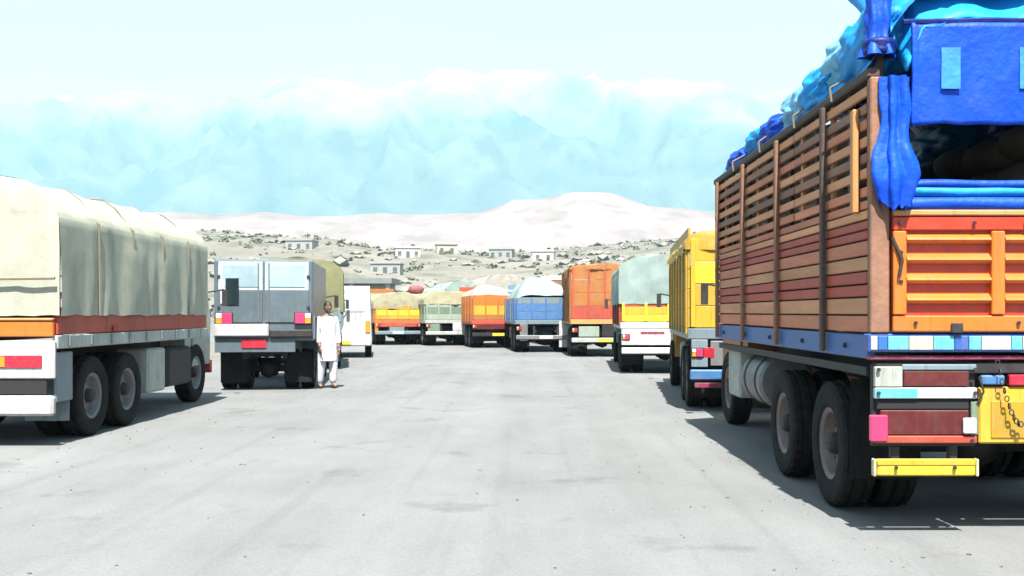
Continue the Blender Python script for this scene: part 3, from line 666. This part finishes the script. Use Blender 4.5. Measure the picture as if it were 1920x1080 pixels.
ropes(B, W, (1.17, 2.32, 3.47, 4.62), 1.5, 3.09, .42)
mb = MB(); mb.tube([(-W/2-.02, -.075, 1.93), (-.4, -.1, 1.9), (.5, -.1, 1.92), (W/2+.02, -.075, 1.93)], .018); mb.build('rear_rope', M_ROPE, B)
piece('tailboard', B, M_ORG, (-W/2+.02, W/2-.02), (-.03, .03), (1.26, 1.44), bev=.012); piece('tailboard_lip', B, M_OSTK, (-W/2+.02, W/2-.02), (-.045, .02), (1.445, 1.475))
rp_ = piece('rear_panel', B, M_WHITE, (-W/2, W/2), (-.04, .02), (.78, 1.215), bev=.015)
piece('bumper', B, M_WHITE, (-W/2, W/2), (-.09, .02), (.36, .59), bev=.03)
for s in (-1, 1):
    piece('bumper_bracket', B, M_STEEL, (s*.5-.05, s*.5+.05), (0, .08), (.45, .9))
    piece('reflector_strip', rp_, M_RED, (s*.78-.3, s*.78+.3), (-.045, -.031), (-.09, .05), bev=.004)
    piece('reflector_strip', rp_, M_AMB, (s*.78-.3, s*.78-.12), (-.05, -.046), (-.08, .04), bev=.001)
    piece('dark_slot', B, M_DARK, (s*.7-.42, s*.7+.42), (-.02, .02), (.6, .77))
mudflaps(B, W, .5, M_GBLUE, .25, 1.0)
cab(B, W, L+.1, zf, M_PGREY, 2.5, 1.35, M_BRED, .38)

# ------------------------------------------------------------------ LEFT SECOND: pale blue box truck
M_SLATE = paint('slate_blue_paint', (0.12, 0.17, 0.2), 0.3, 0.2); M_PANE = mat('painted_sky_reflection_glass', (.42, .58, .64), .1, 0, .25, 1.5, spec=.8)  # pane colour carries a painted pale sky reflection
W = 1.9; L = 3.9; zf = .95
C = truck_root('box_truck', 'pale blue box truck with a small dark rear window, beside person in white', 588, 20.9, W, 7.5, True)
undercarriage(C, W, L, 1.1, [(.95, True), (4.6, False)], .4, M_RIMW, L)
bx_ = piece('cargo_box', C, M_SLATE, (-W/2, W/2), (0, L), (.98, 2.57), bev=.04)
bc = Vector(bx_.location)
def cpz(n, m, x, y, z, bev=.008, par=bx_): return piece(n, par, m, x, (y[0]-bc.y, y[1]-bc.y), (z[0]-bc.z, z[1]-bc.z), (0, 0, 0), bev)
for s in (-1, 1):
    d = cpz('rear_door', M_PBLUE, (s*.44-.42, s*.44+.42), (-.025, -.002), (1.96, 2.52), .012)
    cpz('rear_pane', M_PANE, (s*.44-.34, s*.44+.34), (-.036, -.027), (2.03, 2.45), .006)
    d2 = cpz('rear_door', M_SLATE, (s*.44-.42, s*.44+.42), (-.025, -.002), (1.34, 1.95), .012)
    cpz('door_hinge', M_STEEL, (s*.85-.03, s*.85+.03), (-.04, -.026), (2.2, 2.26)); cpz('door_hinge', M_STEEL, (s*.85-.03, s*.85+.03), (-.04, -.026), (1.6, 1.66))
    cpz('lock_rod', M_GREY, (s*.1-.012, s*.1+.012), (-.05, -.027), (1.36, 2.5))
cpz('door_window', M_GLASS, (-.72, -.47), (-.045, -.027), (1.68, 2.2), .01)
cpz('window_surround', M_WHITE, (-.82, -.73), (-.04, -.027), (1.7, 2.15), .01)
lamp_pair(C, W, -.03, 1.42, M_PINK, (.3, .05, .2), .2)
piece('rear_bumper', C, M_WHITE, (-W/2+.02, .1), (-.1, .0), (1.07, 1.31), bev=.02); piece('bumper_shade_bar', C, M_STEEL, (.11, W/2-.02), (-.09, 0), (1.05, 1.2), bev=.02)  # dark bar added where there is only shade beside the bumper
piece('lower_panel', C, M_SLATE, (-W/2+.02, .6), (-.02, .05), (.76, 1.03)); piece('number_plate', C, M_RED, (-.42, .05), (-.04, -.021), (.84, 1.02)); mudflaps(C, W, .4, M_RUB, .15, .75)
cab(C, W, L+.06, zf, M_SLATE, 2.2, 1.4)

# ------------------------------------------------------------------ further trucks: one builder, many looks
def make_truck(name, label, px_, Y, W, L, rz, right, zf, tail, side, rear, cover=None, cabm=M_ORG2, axles=None, lamps=M_RED, plate=M_YEL2, bump=M_WHITE, flap=M_RUB, rim=M_RIM, beam=M_SBLUE, r=.48):
    t = truck_root(name, label, px_, Y, W, rz, right)
    undercarriage(t, W, L, zf, axles or [(1.1, True), (2.2, True), (L+.55, False)], r, rim, L)
    piece('bed_floor', t, M_FLOOR, (-W/2+.05, W/2-.05), (.06, L), (zf-.06, zf))
    for s in (-1, 1):
        plank_wall(t, s, W, .04, L, side)
        piece('sill', t, beam, (s*(W/2-.03)-.03, s*(W/2-.03)+.034), (.02, L), (zf-.18, zf-.01))
        zt = max(b[1] for b in side)
        for k in range(int(L/.9)+1):
            x = s*(W/2+.018); piece('stake', t, side[k % len(side)][2], (x-.016, x+.016), (.06+k*.88, .13+k*.88), (zf-.1, min(zt, (cover[2] if cover else zt)+.04)), bev=.006)
        piece('side_tank', t, M_GREY, (s*(W/2-.3)-.2, s*(W/2-.3)+.2), (3.1, 3.9), (.45, zf-.3), bev=.06)
    rear_planks(t, W, .0, tail)
    for k in range(5):
        x = -W/2+.04+k*(W-.15)/4; piece('tail_stile', t, tail[0][2], (x, x+.07), (-.03, -.001), (min(b[0] for b in tail)+.01, max(b[1] for b in tail)-.01))
    piece('rear_beam', t, beam, (-W/2, W/2), (-.02, .08), (zf-.17, zf-.01))
    for (n, m, x0, x1, z0, z1) in rear:
        piece(n, t, m, (x0, x1), (-.035-random.uniform(0, .006), .0), (z0, z1))
    lamp_pair(t, W, -.02, .92, lamps)
    piece('bumper', t, bump, (-W/2+.03, W/2-.03), (-.07, .03), (.5, .66), bev=.02)
    for s in (-1, 1): piece('bumper_bracket', t, M_STEEL, (s*.45-.04, s*.45+.04), (.035, .1), (.5, zf-.2))
    piece('number_plate', t, plate, (-.26, .26), (-.09, -.072), (.52, .64), bev=.004)
    mudflaps(t, W, .42, flap, .2, .95)
    if cover:
        kind, m, z0, zs, zt, sd_ = cover
        if kind == 'arch': tarp_arch(t, m, W, .03, L+.03, z0, zs, zt, sd_, 'canvas_cover', .045, .5); ropes(t, W, [1.18+k*1.15 for k in range(int(L/1.3))], z0, zt-.01)
        else:
            def hp(u, v):
                x = (-.5+v)*(W-.02); y = .03+(L-.03)*u; tt = abs(v-.5)*2; rs_ = (1-tt**4)*min(1, u*9+.25, (1-u)*9+.1)
                return (x, y, z0+rs_*((zt-z0)*(.75+.35*nse(y*.7+sd_, x*.8)))+.05*fbm(x*2+sd_, y*2, 2, 4)*rs_)
            mb = MB(); mb.grid(50, 30, hp); mb.build('load_cover', m, t, smooth=True)
    cab(t, W, L+.08, zf, cabm, 2.5, 1.6, beam); return t
def boards(zf, spec):
    out = []; z = zf
    for h, m in spec: out.append((z, z+h, m)); z += h
    return out
# yellow truck just ahead of the wooden one; darker ochre sides are painted shade
make_truck('yellow_truck', 'tall yellow truck directly ahead of the plank-sided truck, blue bumper', 1290, 16.4, 2.4, 5.6, -4.5, False, 1.3,
    boards(1.3, [(.34, M_YEL), (.34, M_OCH), (.34, M_YEL2), (.36, M_YEL)]), boards(1.3, [(.3, M_OCH), (.3, M_OCH), (.3, M_OCH), (.3, M_OCH), (.35, M_OCH)]),
    [('rear_slat', M_GBLUE, -1.15, -.9, .7, 1.12), ('rear_panel', M_GREY, -.86, .86, .72, 1.1), ('pale_post', M_PBLUE, -.62, -.5, .7, 1.12), ('rail', M_MAG, -1.1, 1.1, .38, .46), ('red_reflector', M_RED, -1.05, -.8, .84, 1.0)],
    ('arch', M_OCH, 2.5, 2.7, 2.86, 1.4), M_OCH, None, M_PINK, M_CYAN, M_TBLUE, M_RUB, M_RIM, M_GBLUE)
# white and yellow truck under pale teal canvas
make_truck('white_rear_truck', 'truck with yellow tailboard, white rear panel and pale teal cover', 1163, 26.6, 2.4, 5.8, -2.5, False, 1.3,
    boards(1.3, [(.18, M_YEL2), (.2, M_YEL), (.1, M_BRED)]), boards(1.3, [(.25, M_BRED), (.25, M_DBRW)]),
    [('rear_panel', M_WHITE, -1.17, 1.17, .72, 1.12), ('red_mark', M_RED, -.7, -.2, .8, .9), ('red_mark', M_MAG, -.7, -.1, .98, 1.06), ('side_strip', M_LGRN, .55, .68, .7, 1.11)],
    ('arch', M_TTEAL, 1.75, 2.7, 2.97, 5.7), M_TTEAL, None, M_PINK, M_WHITE, M_WHITE, M_RUB, M_RIM, M_WHITE)
# orange box
M_BORG = paint('brown_orange_paint', (0.46, 0.16, 0.02), 0.55, 0.35)
make_truck('orange_box_truck', 'tall orange box truck right of the blue truck', 1070, 36.5, 2.35, 5.6, 1.5, False, 1.3,
    boards(1.3, [(.45, M_BRED), (.45, M_BORG), (.45, M_BORG), (.45, M_BORG)]), boards(1.3, [(.45, M_BORG)]*4),
    [('rear_panel', M_LGRN, -.9, -.2, .7, 1.05), ('rear_panel', M_DARK, -.1, .6, .7, 1.1)], ('arch', M_BORG, 3.0, 3.08, 3.2, 3.1), M_BORG, None, M_RED, M_YEL2, M_PGREY, M_RUB, M_RIM, M_OSTK)
# blue truck
make_truck('blue_truck', 'dusty blue truck in the far row with white rear board', 966, 40.5, 2.35, 5.4, 6, False, 1.25,
    boards(1.25, [(.3, M_TBLUE), (.3, M_TBLUE), (.25, M_GBLUE)]), boards(1.25, [(.3, M_TBLUE), (.3, M_TBLUE), (.25, M_GBLUE)]),
    [('white_board', M_WHITE, .5, 1.0, .2, 1.2), ('rear_panel', M_GREY, -1.0, -.7, .45, 1.1)], ('heap', M_TTEAL, 2.0, 2.8, 2.95, 2.6), M_TBLUE, None, M_RED, M_WHITE, M_GREY, M_RUB, M_RIM, M_GBLUE)
# orange tipper
make_truck('orange_tipper_truck', 'bright orange tailgated truck in the middle of the far row', 884, 45.5, 2.3, 5.0, 11, False, 1.2,
    boards(1.2, [(.22, M_ORG2), (.4, M_YEL), (.45, M_ORG)]), boards(1.2, [(.25, M_ORG2), (.4, M_ORG), (.4, M_ORG)]),
    [('rear_panel', M_DRED, -1.1, 1.1, .8, 1.02)], ('heap', M_TPALE, 2.15, 2.6, 2.75, 8.8), M_ORG, None, M_RED, M_YEL2, M_DARK, M_RUB, M_RIM, M_BRED)
# pale green truck
make_truck('pale_green_truck', 'pale green truck under light canvas left of the orange tailgate', 797, 48.5, 2.35, 5.2, 15, False, 1.2,
    boards(1.2, [(.25, M_LGRN), (.3, M_GRN), (.2, M_LGRN)]), boards(1.2, [(.25, M_LGRN), (.3, M_GRN), (.2, M_LGRN)]),
    [('rear_panel', M_WHITE, .1, 1.1, .68, 1.05), ('rear_panel', M_GRN, -1.05, -.5, .5, 1.0)], ('arch', M_TYC, 1.9, 2.2, 2.5, 6.6), M_LGRN, None, M_RED, M_WHITE, M_PGREY, M_RUB, M_RIMW, M_PGREY)
make_truck('green_yellow_truck', 'orange and olive yellow truck at the left end of the far row', 702, 49.5, 2.2, 5.0, 17, False, 1.2,
    boards(1.2, [(.2, M_OCH), (.24, M_YEL2), (.2, M_OCH)]), boards(1.2, [(.3, M_ORG), (.3, M_GRN)]),
    [('rear_panel', M_BRED, -.9, 1.0, .85, 1.05), ('rear_panel', M_GBLUE, -.4, .3, .55, .84), ('corner_board', M_ORG, -1.08, -.92, .6, 1.18)], ('arch', M_TYC, 1.7, 2.1, 2.45, 9.3), M_GRN, None, M_RED, M_PBLUE, M_GBLUE, M_RUB, M_RIM, M_ORG2)
make_truck('cream_load_truck', 'cream covered truck peeping out behind the orange tailgated truck', 905, 56, 2.35, 5.4, 12, False, 1.3,
    boards(1.3, [(.3, M_BRED), (.3, M_TAN)]), boards(1.3, [(.3, M_BRED), (.3, M_TAN)]), [], ('arch', M_TPALE, 1.8, 3.0, 3.5, 12.2), M_ORG2)
make_truck('grey_load_truck', 'grey covered truck half hidden behind the pale green and orange tailgated trucks', 838, 60, 2.35, 5.4, 16, False, 1.3,
    boards(1.3, [(.3, M_TBLUE), (.3, M_GBLUE)]), boards(1.3, [(.3, M_TBLUE), (.3, M_GBLUE)]), [], ('arch', M_TTEAL, 1.8, 2.9, 3.3, 15.2), M_GRN)
make_truck('brown_plank_truck', 'brown planked truck half hidden between the blue and orange box trucks', 1020, 49, 2.35, 5.4, 8, False, 1.3,
    boards(1.3, [(.35, M_BRW), (.35, M_TAN), (.35, M_BRW), (.35, M_TAN), (.3, M_BRW)]), boards(1.3, [(.35, M_BRW), (.35, M_TAN), (.35, M_BRW), (.35, M_TAN), (.3, M_BRW)]), [], ('heap', M_TPALE, 2.95, 3.2, 3.4, 18.2), M_GRN)
# left row, further: olive canvas truck and white van
make_truck('olive_truck', 'truck under olive green canvas behind the pale blue box truck', 641, 28.6, 2.35, 5.4, 10, True, 1.25,
    boards(1.25, [(.2, M_GBLUE), (.2, M_GBLUE)]), boards(1.25, [(.2, M_GBLUE), (.2, M_GBLUE)]),
    [('rear_panel', M_GBLUE, .3, 1.1, .6, 1.1)], ('arch', M_TOL, 1.55, 2.7, 2.98, 4.4), M_GRN, None, M_RED, M_WHITE, M_GREY, M_GBLUE, M_RIM, M_GBLUE)

# white van at the end of the left row
V = truck_root('white_van', 'plain white van at the far end of the left row', 697, 36.0, 1.9, 8.5, True, 'van', 'trucks parked along both sides of the road')
mb = MB(); w_ = .95
prof = [(0, .45), (4.6, .45), (4.75, .8), (4.6, 1.15), (3.9, 1.3), (3.2, 2.28), (2.9, 2.4), (.12, 2.42), (0, 2.3)]
sec = lambda s: [(s*w_*(.93 if z > 1.4 else 1), y, z) for y, z in prof]
a, b = sec(-1), sec(1); mb.face(a); mb.face(b[::-1])
for k in range(len(prof)): mb.face([a[k], b[k], b[(k+1) % len(prof)], a[(k+1) % len(prof)]])
vb = mb.build('body', M_WHITE, V); md = vb.modifiers.new('b', 'BEVEL'); md.width = .05; md.segments = 3
piece('rear_window', vb, mat('pale_window', (.5, .55, .58), .15), (-.72, .72), (-.015, .01), (1.55, 2.1)); piece('rear_bumper', vb, M_WHITE, (-.93, .93), (-.1, .05), (.4, .62), bev=.03)
for s in (-1, 1):
    piece('tail_lamp', vb, M_AMB, (s*.82-.08, s*.82+.08), (-.03, .01), (.85, 1.25))
    for y in (.8, 3.8): wheel(V, s*.83, y, s, False, .34, .22, M_RIMW)
    piece('side_window', vb, M_GLASS, (s*.885-.012, s*.885+.012), (1.6, 2.8), (1.5, 2.1))
piece('number_plate', vb, M_YEL2, (-.25, .25), (-.115, -.101), (.45, .57))

# ------------------------------------------------------------------ red bundle on the far-left truck, roadside shelter, hillside houses
mb = MB()
def rb(u, v):
    a = 2*math.pi*u; e = math.pi*(v-.5); r = abs(math.cos(e))**.6; d = 1+.15*fbm(math.cos(a)*r*2, math.sin(e)*2, 3, 3)
    return (.38*r*math.cos(a)*d, .3*r*math.sin(a)*d, .19+.2*math.sin(e)*d)
mb.grid(20, 12, rb); o = mb.build('red_bundle', cloth('red_cloth', (.34, .09, .1)), None, (corner(776, 50), 50.9, 2.42), (0, 0, .4), smooth=True)
tag(o, 'dark red cloth bundle on top of the leftmost far truck', 'bundle')
sh = empty('roadside_shelter', (-12.6, 72, 0)); tag(sh, 'open roadside shelter with flat grey roof behind the far trucks', 'shelter')
M_CONC = mat('grey_concrete', (.22, .24, .23), .85, 0, .2, 2); M_PLAS = mat('white_plaster', (.68, .66, .62), .85, 0, .12, 2, DUST, .3)
piece('roof', sh, M_CONC, (-4.6, 3.3), (-2, 2.4), (3.42, 3.8)); piece('back_wall', sh, M_PLAS, (-4.3, 3.0), (2.0, 2.2), (0, 3.415))
for x in (-4.2, -1.8, .6, 3.0): piece('post', sh, M_PLAS, (x-.13, x+.13), (-1.8, -1.54), (0, 3.415))
piece('bench', sh, M_CONC, (-3.8, 2.6), (1.4, 1.95), (0, .45))
HC = [M_PLAS, mat('cream_plaster', (.66, .58, .44), .85, 0, .12, 2, DUST, .3), mat('lavender_plaster', (.56, .54, .64), .85, 0, .1, 2, DUST, .3), mat('pink_plaster', (.66, .5, .46), .85, 0, .1, 2, DUST, .3), mat('grey_plaster', (.42, .43, .42), .85, 0, .15, 2, DUST, .3), mat('mint_plaster', (.5, .62, .54), .85, 0, .1, 2, DUST, .3)]
HN = ['white', 'cream', 'lavender', 'pale pink', 'grey', 'mint green']
M_SHUT = mat('dark_shutter', (.1, .13, .13), .6, 0, .3, 3)
def house(px_, pyb, Y, w_, h, ci, floors, label):
    X = corner(px_, Y); z = near_h(X, Y)-.4; t = empty('hillside_house', (X, Y, z), random.uniform(-.25, .25)); tag(t, label, 'house', 'small houses on the dry slope')
    d = w_*.75; wl = piece('wall', t, HC[ci], (-w_/2, w_/2), (0, d), (-2.5, h), bev=.02)
    piece('roof', t, M_CONC if ci % 2 else HC[ci], (-w_/2-.25, w_/2+.25), (-.25, d+.25), (h+.003, h+.22), bev=.02)
    piece('parapet', t, HC[ci], (-w_/2-.2, w_/2+.2), (-.2, -.05), (h+.223, h+.6)) 
    n = max(2, int(w_/2.1)); fh = (h-.4)/floors
    for f in range(floors):
        for k in range(n):
            x = -w_/2+(k+.5)*w_/n
            if f == 0 and k == n//2:
                piece('door', t, M_SHUT, (x-.5, x+.5), (-.05, .02), (.1, 2.1)); continue
            wi = piece('window', t, M_SHUT, (x-.5, x+.5), (-.04, .02), (f*fh+1.0, f*fh+2.1)); piece('sill', wi, HC[ci], (-.6, .6), (-.16, -.031), (-.65, -.56))
    if ci in (0, 3): piece('water_tank', t, M_DARK, (w_*.15, w_*.15+1.0), (d*.4, d*.4+1.0), (h+.223, h+1.2), bev=.15)
specs = [(722, 250, 7, 2.9, 4, 1), (765, 300, 7, 3.0, 0, 1), (838, 315, 6, 3.0, 1, 1), (938, 320, 7, 3.0, 4, 1), (1018, 300, 6, 3.0, 0, 1), (560, 310, 8, 3.0, 4, 1)]
near = {722: 'above the orange and olive truck', 765: 'above the red bundle', 806: 'above the pale green truck', 838: 'above the pale green truck', 868: 'left above the orange tailgate', 905: 'right above the orange tailgate', 938: 'above the orange tailgate truck', 985: 'above the blue truck', 1018: 'above the blue truck', 1052: 'left of the orange box truck top', 1100: 'right above the orange box truck', 1185: 'above the white and yellow truck', 1222: 'beside the yellow truck top', 500: 'left above the pale blue box truck', 560: 'above the pale blue box truck', 690: 'above the flat grey shelter roof'}
for (x, Y, w_, h, ci, fl_) in specs:
    house(x, 0, Y, w_, h, ci, fl_, 'small %s %s house on the slope %s' % (HN[ci], 'two-storey' if fl_ == 2 else 'flat-roofed', near[x]))

# ------------------------------------------------------------------ the person in white by the pale blue truck
def skin_mesh(verts, edges, radii, root=0, sub=2):
    me = bpy.data.meshes.new('tmp'); me.from_pydata(verts, edges, []); o = bpy.data.objects.new('tmp', me); COL.objects.link(o)
    o.modifiers.new('s', 'SKIN'); sub_m = o.modifiers.new('u', 'SUBSURF'); sub_m.levels = sub; sub_m.render_levels = sub
    for i, sv in enumerate(me.skin_vertices[0].data):
        r_ = radii[i]; sv.radius = r_ if isinstance(r_, tuple) else (r_, r_); sv.use_root = (i == root)
    dg = bpy.context.evaluated_depsgraph_get(); dg.update(); out = bpy.data.meshes.new_from_object(o.evaluated_get(dg)); bpy.data.objects.remove(o)
    for p in out.polygons: p.use_smooth = True
    return out
M_SKIN = mat('skin', (.3, .16, .1), .55, 0, .08, 8); M_HAIR = mat('black_hair', (.012, .01, .01), .6, 0, .3, 20)
M_KURTA = mat('white_cotton', (.74, .74, .78), .85, 0, .05, 5, bump=.2, bscale=20); M_SHOE = mat('brown_leather', (.09, .05, .03), .5)
P = empty('person', (corner(614, 21.6), 21.6, .006), R(35)); tag(P, 'person in long white shirt and trousers standing beside the pale blue truck', 'person')
# local: faces -Y turned; x right, z up
jv = [(0, 0, .92), (0, .01, 1.15), (0, .02, 1.38), (0, .01, 1.47), (0, -.01, 1.53),
      (.18, .02, 1.4), (.235, .03, 1.13), (.22, -.05, .88), (.215, -.07, .81),
      (-.18, .02, 1.4), (-.24, .0, 1.13), (-.22, -.1, .9), (-.215, -.13, .83),
      (.1, 0, .88), (.115, -.03, .48), (.12, .0, .09), (-.1, 0, .88), (-.12, .03, .48), (-.13, .1, .09),
      (.13, -.14, .04), (-.15, -.04, .04)]
je = [(0, 1), (1, 2), (2, 3), (3, 4), (2, 5), (5, 6), (6, 7), (7, 8), (2, 9), (9, 10), (10, 11), (11, 12), (0, 13), (13, 14), (14, 15), (0, 16), (16, 17), (17, 18), (15, 19), (18, 20)]
jr = [(.15, .11), (.14, .1), (.15, .1), .06, .055, .06, .045, .033, .03, .06, .045, .033, .03, .085, .06, .042, .085, .06, .042, .035, .035]
body = skin_mesh(jv, je, jr)
bm = bmesh.new(); bm.from_mesh(body)
def add_blob(c, s, seg=16):
    r_ = bmesh.ops.create_uvsphere(bm, u_segments=seg, v_segments=seg//2+2, radius=1.0); M = Matrix.Translation(c) @ Matrix.Diagonal((*s, 1)); bmesh.ops.transform(bm, matrix=M, verts=r_['verts']); return r_['verts']
hv = add_blob((0, -.015, 1.64), (.076, .096, .117), 20)
for v in hv:
    if v.co.y < -.05 and v.co.z < 1.6: v.co.x *= .86
add_blob((0, -.112, 1.625), (.014, .018, .024), 8)
for s in (-1, 1): add_blob((s*.078, .0, 1.635), (.012, .022, .032), 8)
add_blob((0, -.1, 1.578), (.026, .012, .008), 8)
for s, hx, hy, hz in ((1, .213, -.075, .77), (-1, -.213, -.135, .79)):
    add_blob((hx, hy, hz), (.018, .04, .05), 12)
    for k in range(4):
        a = Vector((hx, hy-.03+k*.02, hz-.035)); 
        for q in range(3): add_blob((a.x-s*.006*q, a.y-.008*q, a.z-.024*q*(1-.08*abs(k-1.5))), (.009, .009, .017), 8)
    for q in range(3): add_blob((hx-s*.012, hy-.042-.008*q, hz-.005-.02*q), (.009, .01, .015), 8)
bm.to_mesh(body); bm.free(); body.materials.append(M_SKIN)
for p in body.polygons: p.use_smooth = True
bo = link('body', body, P)
mb = MB()
def hr(u, v):
    a = 2*math.pi*u; e = math.pi*.5*(1-v*1.25); x = .083*math.cos(a)*math.cos(e); y = .104*math.sin(a)*math.cos(e); z = .124*math.sin(e)
    if y < -.03 and z < .035: z = .035+.2*(z-.035)*0
    return (x, y-.008, 1.645+z)
mb.grid(24, 12, hr); mb.build('hair', M_HAIR, bo, smooth=True)
for s in (-1, 1):
    mb = MB(); mb.lathe_x([(.002, -.011), (.008, -.007), (.011, 0), (.008, .007), (.002, .011)], 10); mb.build('eye', mat('eye_dark', (.02, .015, .015), .2), bo, (s*.032, -.1, 1.65), smooth=True)
mb = MB()
def kur(u, v):                                 # long shirt, neck to below the knee
    a = 2*math.pi*u; z = .56+.9*v
    rx = interp([(0, .2), (.35, .185), (.6, .175), (.85, .2), (.95, .15), (1, .07)], v); ry = interp([(0, .17), (.35, .15), (.6, .125), (.85, .125), (.95, .1), (1, .07)], v)
    f = 1+.1*math.sin(a*7+3*nse(v*3, 1))*(1-v)**.7+.05*fbm(math.cos(a)*2, v*4, math.sin(a)*2, 3)
    return (rx*f*math.cos(a), .01+ry*f*math.sin(a), z)
mb.grid(40, 24, kur); k_ = mb.build('long_shirt', M_KURTA, P, smooth=True)
for s, pts in ((1, jv[5:8]), (-1, jv[9:12])):
    me = skin_mesh([(pts[0][0]*.75, pts[0][1], pts[0][2]+.01)]+list(pts), [(0, 1), (1, 2), (2, 3)], [.08, .082, .065, .055]); me.materials.append(M_KURTA); link('sleeve', me, k_)
for ids in ((13, 14, 15), (16, 17, 18)):
    me = skin_mesh([jv[i] for i in ids], [(0, 1), (1, 2)], [.11, .095, .075]); me.materials.append(M_KURTA); link('trouser_leg', me, P)
for ax, ay, bx2, by2 in ((.12, .0, .13, -.14), (-.13, .1, -.15, -.04)):
    me = skin_mesh([(ax, ay+.03, .05), ((ax+bx2)/2, (ay+by2)/2, .045), (bx2, by2, .035)], [(0, 1), (1, 2)], [.045, .046, .04]); me.materials.append(M_SHOE); link('shoe', me, P)

# ------------------------------------------------------------------ haze: the air between camera and mountains
mb = MB(); mb.box((0, 4450, 890), (17900, 9800, 1782)); hz = mb.build('haze', None); tag(hz, kind='stuff')
hm = bpy.data.materials.new('haze_air'); hm.use_nodes = True; t = hm.node_tree; t.nodes.clear()
o_ = t.nodes.new('ShaderNodeOutputMaterial'); pv = t.nodes.new('ShaderNodeVolumePrincipled'); pv.inputs['Color'].default_value = (.55, .9, 1.0, 1); pv.inputs['Density'].default_value = 1.5e-4; pv.inputs['Anisotropy'].default_value = 0.0
t.links.new(pv.outputs[0], o_.inputs['Volume']); hz.data.materials.append(hm); hz.display_type = 'WIRE'
